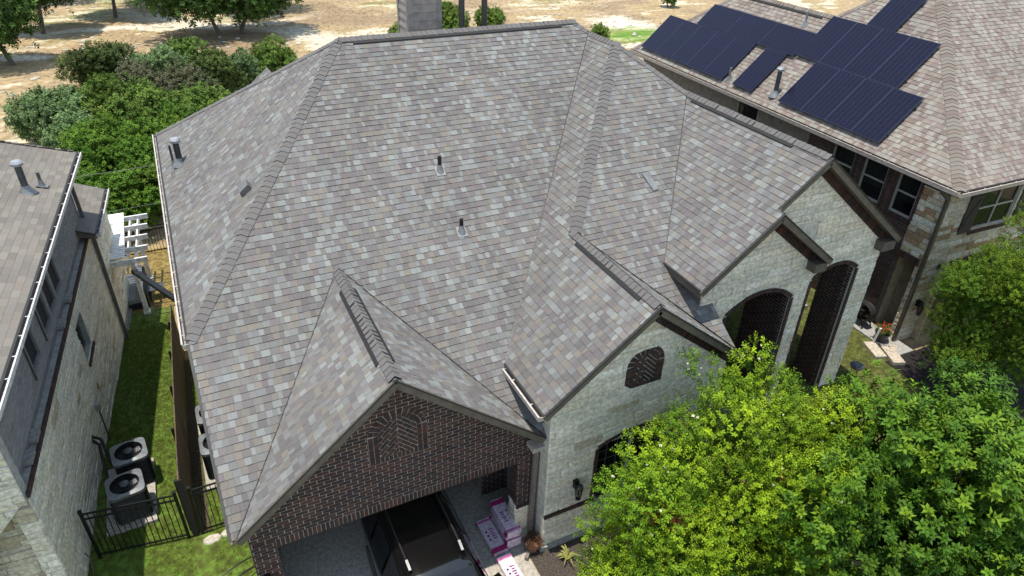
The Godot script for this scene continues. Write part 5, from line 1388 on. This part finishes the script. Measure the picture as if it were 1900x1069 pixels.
func car():
	var base := Vector3(0.33, 0.0, 0.85)   # nose out of the garage
	var o := thing("black_suv", "glossy black sport utility vehicle parked nose out in the open garage", "car", base)
	var ink := L(0.006, 0.006, 0.007)
	# sections along z (front positive): z, sill half width, belt half width, belt height, roof half width, roof height
	var secs := [[-2.30, 0.78, 0.80, 0.95, 0.60, 0.98], [-2.26, 0.86, 0.88, 1.05, 0.66, 1.30], [-2.05, 0.90, 0.93, 1.06, 0.66, 1.62], [-1.7, 0.92, 0.95, 1.06, 0.66, 1.72], [-1.0, 0.93, 0.955, 1.05, 0.66, 1.765], [-0.3, 0.93, 0.955, 1.04, 0.66, 1.76], [0.25, 0.93, 0.955, 1.03, 0.65, 1.70], [0.42, 0.93, 0.955, 1.03, 0.65, 1.66], [1.12, 0.93, 0.95, 1.02, 0.72, 1.10], [1.7, 0.92, 0.93, 0.98, 0.70, 1.05], [2.15, 0.88, 0.90, 0.90, 0.66, 0.97], [2.38, 0.78, 0.80, 0.75, 0.60, 0.80]]
	var ring := func(s: Array) -> Array:
		var p := []
		for q in [[s[1] * 0.96, 0.28], [s[1] + 0.015, 0.45], [s[2], 0.72], [s[2], s[3] - 0.03], [s[2] - 0.03, s[3] + 0.02], [lerpf(s[2] - 0.03, s[4], 0.9), lerpf(s[3] + 0.02, s[5], 0.88)], [s[4] - 0.06, s[5] - 0.012], [s[4] * 0.5, s[5] + 0.008], [0.0, s[5] + 0.012]]: p.append(Vector3(q[0], q[1], s[0]))
		for i in range(7, -1, -1): p.append(Vector3(-p[i].x, p[i].y, p[i].z))
		return p
	var st := SurfaceTool.new(); st.begin(Mesh.PRIMITIVE_TRIANGLES); st.set_smooth_group(0)
	var rings := []
	for s in secs: rings.append(ring.call(s))
	for i in rings.size() - 1:
		for j in 16:
			var a: Vector3 = rings[i][j]; var b: Vector3 = rings[i][j + 1]; var c: Vector3 = rings[i + 1][j + 1]; var d: Vector3 = rings[i + 1][j]
			for v in [a, b, c, a, c, d]: st.set_color(ink); st.add_vertex(v)
	for w in [0, rings.size() - 1]:
		var q: Array = rings[w]
		for j in range(1, 16):
			var tri := [q[0], q[j], q[j + 1]] if w == 0 else [q[0], q[j + 1], q[j]]
			st.set_smooth_group(1 + w)
			for v in tri: st.set_color(ink); st.add_vertex(v)
	st.generate_normals()
	inst(o, "body", st.commit(), M.car, Transform3D(Basis(), base))
	# glass: windscreen, side windows, back window, standing just proud of the body
	var gl := L(0.012, 0.014, 0.016)
	var pane := func(called: String, pts: Array, ref: Vector3):
		var b := MB.new(); var q := []
		for p in pts: q.append(base + p)
		b.face(q, ref, gl); put(o, called, b, M.dark_glass)
	pane.call("windscreen", [Vector3(-0.60, 1.655, 0.47), Vector3(0.60, 1.655, 0.47), Vector3(0.70, 1.15, 1.11), Vector3(-0.70, 1.15, 1.11)], Vector3(0, 1, 1))
	for s in [-1.0, 1.0]:
		pane.call("side_window", [Vector3(s * 0.945, 1.09, 0.75), Vector3(s * 0.71, 1.60, 0.25), Vector3(s * 0.705, 1.66, -0.42), Vector3(s * 0.945, 1.09, -0.42)], Vector3(s, 0.5, 0))
		pane.call("side_window", [Vector3(s * 0.945, 1.10, -0.5), Vector3(s * 0.705, 1.67, -0.5), Vector3(s * 0.705, 1.66, -1.25), Vector3(s * 0.945, 1.10, -1.25)], Vector3(s, 0.5, 0))
		pane.call("side_window", [Vector3(s * 0.94, 1.12, -1.33), Vector3(s * 0.705, 1.65, -1.33), Vector3(s * 0.71, 1.58, -1.85), Vector3(s * 0.93, 1.14, -1.95)], Vector3(s, 0.5, 0))
		var rb := MB.new()
		rb.tube([base + Vector3(s * 0.53, 1.765, 0.18), base + Vector3(s * 0.535, 1.83, 0.05), base + Vector3(s * 0.54, 1.845, -0.9), base + Vector3(s * 0.535, 1.83, -1.6), base + Vector3(s * 0.53, 1.75, -1.75)], [0.012, 0.02, 0.02, 0.02, 0.012], 8, L(0.03, 0.03, 0.033)); put(o, "roof_rail", rb, M.car)
		rb = MB.new(); rb.bar(base + Vector3(s * 0.53, 1.80, 0.19), base + Vector3(s * 0.535, 1.845, -0.02), 0.05, 0.035, L(0.5, 0.5, 0.5)); put(o, "rail_foot", rb, M.chrome)
		var mb := MB.new(); mb.box(Transform3D(Basis(Vector3.UP, s * 0.25), base + Vector3(s * 1.05, 1.12, 0.62)), Vector3(0.22, 0.17, 0.12), ink); mb.bar(base + Vector3(s * 0.92, 1.06, 0.66), base + Vector3(s * 1.0, 1.08, 0.63), 0.05, 0.05, ink); put(o, "side_mirror", mb, M.car)
		var hb := MB.new(); hb.box(Transform3D(Basis(Vector3.UP, s * 0.5), base + Vector3(s * 0.66, 0.84, 2.24)), Vector3(0.36, 0.13, 0.1), L(0.5, 0.52, 0.54)); put(o, "headlight", hb, M.dark_glass)
		var cb := MB.new(); cb.bar(base + Vector3(s * 0.955, 1.065, 0.8), base + Vector3(s * 0.955, 1.075, -1.95), 0.012, 0.02, L(0.3, 0.3, 0.3)); put(o, "window_trim", cb, M.chrome)
		for z in [-1.35, 1.42]:
			var wb := MB.new(); var wt := Transform3D(Basis(Vector3.BACK, -PI / 2 * s), base + Vector3(s * 0.74, 0.37, z))
			wb.lathe(wt, [Vector2(0.25, 0.0), Vector2(0.35, 0.01), Vector2(0.37, 0.05), Vector2(0.37, 0.18), Vector2(0.35, 0.22), Vector2(0.25, 0.225)], 28, L(0.012, 0.012, 0.013))
			var tw := put(o, "wheel", wb, M.rubber)
			var rm := MB.new(); rm.lathe(wt, [Vector2(0.26, 0.2), Vector2(0.25, 0.222), Vector2(0.22, 0.215), Vector2(0.06, 0.2), Vector2(0.0, 0.21)], 20, L(0.16, 0.16, 0.17)); put(tw, "rim", rm, M.chrome)
	pane.call("back_window", [Vector3(-0.6, 1.60, -2.09), Vector3(0.6, 1.60, -2.09), Vector3(0.68, 1.15, -2.26), Vector3(-0.68, 1.15, -2.26)], Vector3(0, 0.3, -1))
	var gb := MB.new(); gb.box(Transform3D(Basis(), base + Vector3(0, 0.72, 2.40)), Vector3(0.9, 0.22, 0.05), L(0.02, 0.02, 0.02)); put(o, "grille", gb, M.plastic)
	var wp := MB.new(); wp.bar(base + Vector3(-0.5, 1.14, 1.15), base + Vector3(0.02, 1.20, 1.08), 0.02, 0.015, L(0.01, 0.01, 0.01)); wp.bar(base + Vector3(0.1, 1.14, 1.15), base + Vector3(0.6, 1.20, 1.08), 0.02, 0.015, L(0.01, 0.01, 0.01)); put(o, "wiper", wp, M.rubber)
	var tb := MB.new(); tb.box(Transform3D(Basis(Vector3.RIGHT, 0.68), base + Vector3(0.58, 1.30, 0.94)), Vector3(0.07, 0.004, 0.05), L(0.10, 0.42, 0.30)); put(o, "windscreen_sticker", tb, M.film)

# ---------------------------------------------------------------- plants
# a twig with leaves: n leaves of length l and width w on a stem of length s, pointing up
func sprig(n: int, l: float, w: float, s: float, spread := 0.9) -> ArrayMesh:
	var b := MB.new()
	var r := RandomNumberGenerator.new(); r.seed = n * 7919 + int(l * 1000.0)
	for i in n:
		var a := TAU * 0.382 * i + r.randf() * 0.5; var f := float(i) / n
		var p := Vector3.UP * (s * f)
		var out := Vector3(cos(a), 0, sin(a))
		var dir := (out * (spread + r.randf_range(-0.2, 0.3)) + Vector3.UP * (0.25 + 0.7 * f)).normalized()
		var side := dir.cross(Vector3.UP).normalized()
		var ll := l * r.randf_range(0.75, 1.1)
		var droop := Vector3.DOWN * (ll * 0.14)
		var nrm := side.cross(dir).normalized()
		if nrm.y < 0: nrm = -nrm
		var base := p + dir * (ll * 0.08)
		var m1 := p + dir * (ll * 0.5) + nrm * (ll * 0.03)
		var tip := p + dir * ll + droop
		var e1 := m1 + side * (w * 0.5) + nrm * (w * 0.12); var e2 := m1 - side * (w * 0.5) + nrm * (w * 0.12)
		b.face([base, e1, m1], nrm, WHITE); b.face([base, m1, e2], nrm, WHITE)
		b.face([m1, e1, tip], nrm, WHITE); b.face([m1, tip, e2], nrm, WHITE)
	return b.mesh()

func upright(dir: Vector3, roll: float, s: float, p: Vector3) -> Transform3D:
	var y := dir.normalized()
	var x := y.cross(Vector3.RIGHT if absf(y.x) < 0.8 else Vector3.BACK).normalized()
	return Transform3D(Basis(x, y, x.cross(y)).rotated(y, roll).scaled(Vector3.ONE * s), p)

# puffs that make up a crown: centres and sizes inside an ellipsoid
func puffs(c: Vector3, r: Vector3, n: int, lo: float, hi: float) -> Array:
	var out := []
	for i in n:
		var d := Vector3(rng.randfn(), rng.randfn(), rng.randfn()).normalized() * pow(rng.randf(), 0.45)
		out.append([c + Vector3(d.x * r.x, d.y * r.y, d.z * r.z) * 0.78, minf(r.x, minf(r.y, r.z)) * rng.randf_range(lo, hi)])
	return out

func crown(ps: Array, n: int, pal: Array, size: float, tips := 0.0, tip_col := Color(0.2, 0.25, 0.04), floor_y := -99.0, squash := 1.0) -> Array:
	var ts := []; var cs := []
	var tot := 0.0
	for p in ps: tot += p[1] * p[1]
	for p in ps:
		var k := int(n * p[1] * p[1] / tot)
		var tone: Color = vary(pal[rng.randi() % pal.size()], 0.18)
		var lush := rng.randf() < 0.55
		for i in k:
			var d := Vector3(rng.randfn(), rng.randfn(), rng.randfn()).normalized()
			if d.y < -0.35 and rng.randf() < 0.5: d.y = -d.y
			var rr: float = p[1] * (0.55 + 0.5 * sqrt(rng.randf())) * (1.0 if rng.randf() < 0.9 else rng.randf_range(1.05, 1.4))
			var q: Vector3 = p[0] + d * Vector3(1, squash, 1) * rr
			if q.y < floor_y: continue
			var dir := (d + Vector3.UP * 0.5 + Vector3(rng.randfn(), rng.randfn(), rng.randfn()) * 0.35)
			ts.append(upright(dir, rng.randf() * TAU, size * rng.randf_range(0.7, 1.25), q))
			var col := tone
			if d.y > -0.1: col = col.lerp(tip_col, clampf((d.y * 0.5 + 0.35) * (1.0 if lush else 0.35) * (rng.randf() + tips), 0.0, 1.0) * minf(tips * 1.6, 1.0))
			cs.append(vary(col, 0.25))
	return [ts, cs]

func limbs(o: Node3D, foot: Vector3, ps: Array, r0: float, fork: float, col: Color, stems := 1, most := 14):
	var heads := []
	var cen := Vector3.ZERO
	for p in ps: cen += p[0]
	cen /= ps.size()
	for s in stems:
		var a := TAU * s / stems + 0.6; var off := Vector3(cos(a), 0, sin(a)) * (0.16 if stems > 1 else 0.0)
		var top := Vector3(lerpf(foot.x, cen.x, 0.4), foot.y + fork, lerpf(foot.z, cen.z, 0.4)) + off * 3.0
		var mb := MB.new()
		mb.tube([foot + off - Vector3.UP * 0.2, foot + off * 1.3 + Vector3.UP * 0.1, foot.lerp(top, 0.5) + off + Vector3(rng.randf_range(-0.08, 0.08), 0, rng.randf_range(-0.08, 0.08)), top], [r0 * 1.35, r0, r0 * 0.85, r0 * 0.7], 9, col)
		put(o, "trunk", mb, M.bark); heads.append(top)
	for i in mini(most, ps.size()):
		var h: Vector3 = heads[i % heads.size()]
		var e: Vector3 = ps[i][0]
		var mid := h.lerp(e, 0.5) + Vector3(rng.randf_range(-0.15, 0.15), rng.randf_range(0.0, 0.2), rng.randf_range(-0.15, 0.15)) * (e - h).length() * 0.4
		var mb := MB.new(); mb.tube([h - Vector3.UP * 0.05, mid, e], [r0 * 0.55, r0 * 0.32, r0 * 0.1], 7, col); put(o, "limb", mb, M.bark)

func tree(called: String, label: String, category: String, foot: Vector3, c: Vector3, r: Vector3, npuff: int, nleaf: int, sp: Mesh, pal: Array, size: float, m: Material, opts := {}) -> Node3D:
	var o := thing(called, label, category, foot, opts.get("group", ""))
	var ps := puffs(c, r, npuff, opts.get("lo", 0.34), opts.get("hi", 0.55))
	ps.append_array(opts.get("more", []))
	limbs(o, foot, ps, opts.get("r0", 0.1), opts.get("fork", 1.0), opts.get("bark", L(0.16, 0.13, 0.105)), opts.get("stems", 1))
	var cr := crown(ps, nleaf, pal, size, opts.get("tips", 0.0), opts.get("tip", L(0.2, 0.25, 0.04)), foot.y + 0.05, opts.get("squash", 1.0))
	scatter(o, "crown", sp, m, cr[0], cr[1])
	o.set_meta("puffs", 0); o.remove_meta("puffs")
	if opts.has("flowers"):
		var ts := []; var cs := []
		for i in opts.flowers:
			var p: Array = ps[rng.randi() % ps.size()]
			var d := Vector3(rng.randfn(), absf(rng.randfn()), rng.randfn()).normalized()
			ts.append(upright(d, rng.randf() * TAU, rng.randf_range(0.6, 1.2), p[0] + d * p[1] * 1.06)); cs.append(vary(L(0.62, 0.60, 0.42), 0.15))
		scatter(o, "flowers", sprig(7, 0.035, 0.03, 0.02), M.leaf, ts, cs)
	if opts.has("dead"):
		var ts := []; var cs := []
		for i in 9:
			var p: Array = ps[rng.randi() % ps.size()]
			var d := Vector3(rng.randf_range(-0.6, 0.2), 0.3, 1.0).normalized()
			for k in opts.dead:
				ts.append(upright(Vector3(rng.randfn(), rng.randfn(), rng.randfn()), 0.0, rng.randf_range(0.7, 1.1), p[0] + d * p[1] * 1.0 + Vector3(rng.randfn(), rng.randfn(), rng.randfn()) * 0.08)); cs.append(vary(L(0.105, 0.040, 0.014), 0.3))
		scatter(o, "brown_seed_heads", sprig(8, 0.05, 0.016, 0.06), M.leaf, ts, cs)
	return o

func plants():
	var small := sprig(11, 0.062, 0.032, 0.17)
	var green := [L(0.048, 0.115, 0.010), L(0.066, 0.145, 0.011), L(0.095, 0.180, 0.012), L(0.038, 0.095, 0.010), L(0.135, 0.215, 0.013)]
	tree("crepe_myrtle", "bushy yellow green flowering tree in front of the stone gable", "tree", Vector3(5.7, 0, 2.9), Vector3(5.75, 2.6, 2.85), Vector3(3.7, 2.85, 2.05), 64, 17500, small, green, 1.0, M.leaf, {"r0": 0.055, "fork": 0.9, "stems": 4, "tips": 0.6, "tip": L(0.225, 0.325, 0.014), "flowers": 300, "dead": 34, "lo": 0.16, "hi": 0.40, "more": [[Vector3(6.3, 5.0, 2.0), 0.42], [Vector3(6.4, 5.45, 1.95), 0.22], [Vector3(6.9, 4.5, 2.2), 0.5], [Vector3(5.6, 4.7, 2.2), 0.5], [Vector3(5.75, 4.85, 1.3), 0.26], [Vector3(5.5, 4.95, 1.15), 0.16], [Vector3(7.5, 3.6, 2.4), 0.6], [Vector3(4.9, 4.3, 2.1), 0.45], [Vector3(4.0, 4.0, 2.2), 0.5], [Vector3(3.5, 3.3, 2.2), 0.45], [Vector3(3.2, 2.4, 2.2), 0.45], [Vector3(3.2, 1.5, 2.5), 0.5], [Vector3(3.9, 1.0, 2.8), 0.6], [Vector3(7.9, 3.2, 2.8), 0.55], [Vector3(6.9, 3.9, 2.6), 0.55], [Vector3(7.2, 3.2, 3.0), 0.6], [Vector3(8.4, 3.4, 2.6), 0.5], [Vector3(6.4, 4.3, 2.4), 0.5]]})
	tree("crepe_myrtle", "green leafy tree before the right house front and mulch bed", "tree", Vector3(16.6, 0.5, 0.9), Vector3(16.6, 3.2, 1.0), Vector3(3.1, 3.2, 1.8), 54, 13500, small, [L(0.055, 0.110, 0.010), L(0.075, 0.14, 0.012), L(0.045, 0.092, 0.010)], 1.0, M.leaf, {"r0": 0.055, "fork": 0.9, "stems": 4, "tips": 0.3, "tip": L(0.19, 0.25, 0.014), "lo": 0.22, "hi": 0.40, "more": [[Vector3(17.3, 4.9, 0.5), 0.6], [Vector3(18.0, 5.3, 0.5), 0.65], [Vector3(15.4, 3.1, 1.0), 0.6], [Vector3(15.3, 2.2, 1.2), 0.6], [Vector3(16.2, 4.2, 0.6), 0.6], [Vector3(15.8, 1.6, 1.4), 0.6], [Vector3(15.0, 2.6, 0.7), 0.4]]})
	# the broad-leaved tree nearest the camera: whorls of long glossy leaves
	var whorl := sprig(12, 0.150, 0.056, 0.13, 1.05)
	var foot := Vector3(9.4, 0, 4.7)
	var o := thing("broadleaf_tree", "glossy broad leaved tree nearest the camera at lower right", "tree", foot)
	var ps := puffs(Vector3(9.3, 3.05, 4.6), Vector3(3.5, 2.4, 2.5), 56, 0.18, 0.40)
	ps.append_array([[Vector3(6.6, 4.3, 4.2), 0.6], [Vector3(6.3, 3.4, 4.2), 0.6], [Vector3(6.4, 2.4, 4.3), 0.65], [Vector3(7.8, 4.9, 4.2), 0.65], [Vector3(9.4, 4.6, 4.2), 0.7], [Vector3(6.2, 1.7, 4.8), 0.6]])
	limbs(o, foot, ps, 0.10, 1.0, L(0.15, 0.125, 0.10), 1, 26)
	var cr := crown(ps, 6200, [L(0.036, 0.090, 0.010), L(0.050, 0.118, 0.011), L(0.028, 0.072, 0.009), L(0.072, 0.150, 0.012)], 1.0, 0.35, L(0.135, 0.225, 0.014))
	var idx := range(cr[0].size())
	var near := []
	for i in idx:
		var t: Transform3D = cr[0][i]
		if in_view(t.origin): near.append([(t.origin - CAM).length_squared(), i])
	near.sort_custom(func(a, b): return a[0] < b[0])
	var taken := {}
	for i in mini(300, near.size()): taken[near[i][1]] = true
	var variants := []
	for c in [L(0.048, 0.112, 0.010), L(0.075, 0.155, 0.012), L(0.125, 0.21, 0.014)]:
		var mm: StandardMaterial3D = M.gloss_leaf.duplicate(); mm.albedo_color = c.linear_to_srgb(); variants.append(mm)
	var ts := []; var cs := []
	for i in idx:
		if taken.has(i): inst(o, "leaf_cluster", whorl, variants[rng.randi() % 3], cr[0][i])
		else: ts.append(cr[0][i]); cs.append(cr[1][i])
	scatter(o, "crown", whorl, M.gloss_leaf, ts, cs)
	# ground plants in the bed
	for q in [[3.35, 0.98, "yellow green strap leaved plant in the bed by the stone wall"], [3.9, 1.2, "small leafy plant in the bed under the flowering tree"]]:
		var p := thing("bed_plant", q[2], "plant", Vector3(q[0], 0, q[1]))
		var b := MB.new()
		for i in 16:
			var a := rng.randf() * TAU; var d := Vector3(cos(a), 0, sin(a)); var s := Vector3(-d.z, 0, d.x) * 0.018; var l := rng.randf_range(0.18, 0.32); var c := Vector3(q[0], 0.0, q[1])
			var m := c + d * l * 0.5 + Vector3.UP * l * 0.75; var e := c + d * l * 1.1 + Vector3.UP * l * 0.55
			var col := vary(L(0.22, 0.25, 0.06) if i % 3 else L(0.34, 0.30, 0.12), 0.2)
			b.quad(c - s * 0.6, c + s * 0.6, m + s, m - s, col); b.tri(m - s, m + s, e, col)
		put(p, "leaves", b, M.leaf)
	# shrubs and small trees beyond the back fence
	var far_sprig := sprig(9, 0.17, 0.10, 0.22)
	var olive := [L(0.068, 0.098, 0.025), L(0.045, 0.068, 0.022), L(0.075, 0.098, 0.030)]
	var sage := [L(0.115, 0.180, 0.070), L(0.095, 0.155, 0.055), L(0.13, 0.195, 0.08)]
	var fresh := [L(0.100, 0.160, 0.030), L(0.080, 0.135, 0.026), L(0.125, 0.185, 0.034)]
	var deep := [L(0.055, 0.115, 0.014), L(0.072, 0.142, 0.017), L(0.095, 0.165, 0.020)]
	var twig := [L(0.085, 0.085, 0.045), L(0.065, 0.085, 0.035), L(0.10, 0.10, 0.06)]
	var rows := [
		[-6.2, -43.6, 2.3, 2.1, olive, "dark olive juniper standing alone at the edge of the dirt"],
		[-7.8, -34.0, 2.5, 1.9, sage, "broad grey green shrub farthest left in the thicket"],
		[-5.1, -33.9, 2.0, 1.9, fresh, "mid green shrub beside the broad grey green shrub"],
		[-2.7, -41.5, 2.0, 1.9, sage, "grey green shrub behind the thicket, next to the juniper"],
		[-1.4, -36.7, 2.0, 1.9, twig, "brownish twiggy shrub in the thicket near the roof edge"],
		[0.5, -40.3, 1.7, 1.7, olive, "dark shrub touching the left roof hip at the back"],
		[4.85, -44.0, 1.8, 1.5, fresh, "light green bush just above the left roof hip"],
		[-7.0, -30.2, 1.7, 1.5, sage, "low grey green bush in front of the broad grey green shrub"],
		[-2.6, -31.3, 1.6, 1.9, fresh, "yellow green shrub beside the left eave of the middle roof"],
		[-0.6, -33.0, 1.6, 1.6, fresh, "green shrub partly hidden by the left hip of the roof"],
		[-5.4, -26.3, 2.0, 2.0, deep, "bright green tree behind the back fence, left one"],
		[-3.6, -24.2, 1.9, 1.9, deep, "deep green tree behind the back fence, right one by the eave"],
		[-4.6, -22.0, 1.6, 1.4, deep, "low dark green bush right behind the black back fence"],
		[-6.9, -23.5, 1.6, 1.5, deep, "green bush behind the lower roof of the left house"],
		[-2.2, -27.5, 1.7, 1.8, deep, "green bush behind the back fence close to the white gutter"],
		[-0.8, -44.5, 1.8, 1.8, fresh, "green shrub at the back of the thicket, right of the juniper"],
		[2.4, -42.5, 1.5, 1.5, sage, "pale grey green shrub against the left roof hip"],
		[-4.2, -38.0, 1.9, 1.7, twig, "twiggy brown green shrub at the middle of the thicket"],
		[-9.4, -36.8, 1.3, 1.0, sage, "small grey green shrub at the left end of the thicket"],
		[21.7, -53.2, 2.1, 1.7, fresh, "green bush seen beyond the ridge right of the chimney"],
		[26.0, -53.0, 1.6, 1.4, fresh, "small green bush beyond the ridge right of the dark flues"],
		[17.3, -53.6, 0.9, 0.9, fresh, "tiny green bush beyond the ridge left of the chimney"],
		[34.2, -46.8, 0.8, 0.8, fresh, "tiny green bush on the far dirt near the bright grass patch"],
		[52.0, -60.0, 1.1, 1.2, fresh, "small green bush above the solar panels"]]
	for q in rows:
		var x: float = q[0]; var z: float = q[1]; var r: float = q[2]; var g := gy(x, z)
		var dense: int = int(3000.0 * r * r / 4.0)
		if z > -30.0: dense = int(dense * 1.6)
		var sz: float = 1.0 if z < -30.0 else 0.8
		tree("shrub", q[5], "shrub", Vector3(x, g, z), Vector3(x, g + q[3], z), Vector3(r * 1.05, q[3] * 1.05, r), 34, dense, far_sprig, q[4], sz, M.leaf, {"r0": 0.07, "fork": 0.6, "stems": 3, "group": "shrubs beyond the back fence", "lo": 0.16, "hi": 0.46, "tips": 0.25, "tip": (q[4][0] as Color) * 1.7, "bark": L(0.12, 0.10, 0.08)})
	# oaks on the far land
	var oak_sprig := sprig(9, 0.30, 0.17, 0.4)
	var oak := [L(0.060, 0.115, 0.026), L(0.075, 0.14, 0.03), L(0.048, 0.092, 0.022)]
	for q in [[-13.0, -57.1, 5.6, -14.6, 4.4, "oak at the left edge with its dark leaning trunk in view", 3.7], [-11.6, -67.9, 5.2, -11.2, 3.6, "slim oak with thin trunk behind the leftmost oak", 5.0], [-5.7, -73.3, 7.5, -5.0, 5.0, "oak with shaded trunk between the left and middle oaks", 5.4], [2.8, -61.9, 6.4, 0.8, 4.3, "left oak of the pair above the roof hip, pale trunk", 4.2], [4.7, -62.2, 6.4, 6.6, 4.6, "right oak of the pair above the roof hip, pale trunk", 4.2]]:
		var g := gy(q[0], q[1])
		tree("oak_tree", q[5], "tree", Vector3(q[0], g, q[1]), Vector3(q[3], g + q[6], q[1] - 0.4), Vector3(q[4], 2.4, q[4] * 0.9), 34, 5600, oak_sprig, oak, 1.0, M.leaf, {"r0": 0.2, "fork": 2.2, "group": "oaks on the far land", "lo": 0.5, "hi": 0.85, "tips": 0.3, "tip": L(0.10, 0.15, 0.04), "bark": L(0.17, 0.15, 0.13)})
	for q in [[-20.0, -66.0], [-1.0, -80.0], [12.0, -84.0], [8.0, -72.0], [-13.0, -84.0]]:
		var g := gy(q[0], q[1])
		tree("oak_tree", ["oak behind the leftmost oak, only its shadow on the sand shows", "distant oak behind the shaded middle oak, crown above the frame", "distant oak beyond the pair of oaks, right one", "distant oak beyond the pair of oaks, left one", "farthest oak at the upper left, crown above the frame"][[-20.0, -1.0, 12.0, 8.0, -13.0].find(q[0])], "tree", Vector3(q[0], g, q[1]), Vector3(q[0], g + 6.2, q[1]), Vector3(4.6, 2.3, 4.2), 30, 3600, oak_sprig, oak, 1.0, M.leaf, {"r0": 0.2, "fork": 2.4, "group": "oaks on the far land", "lo": 0.5, "hi": 0.85, "bark": L(0.17, 0.15, 0.13)})
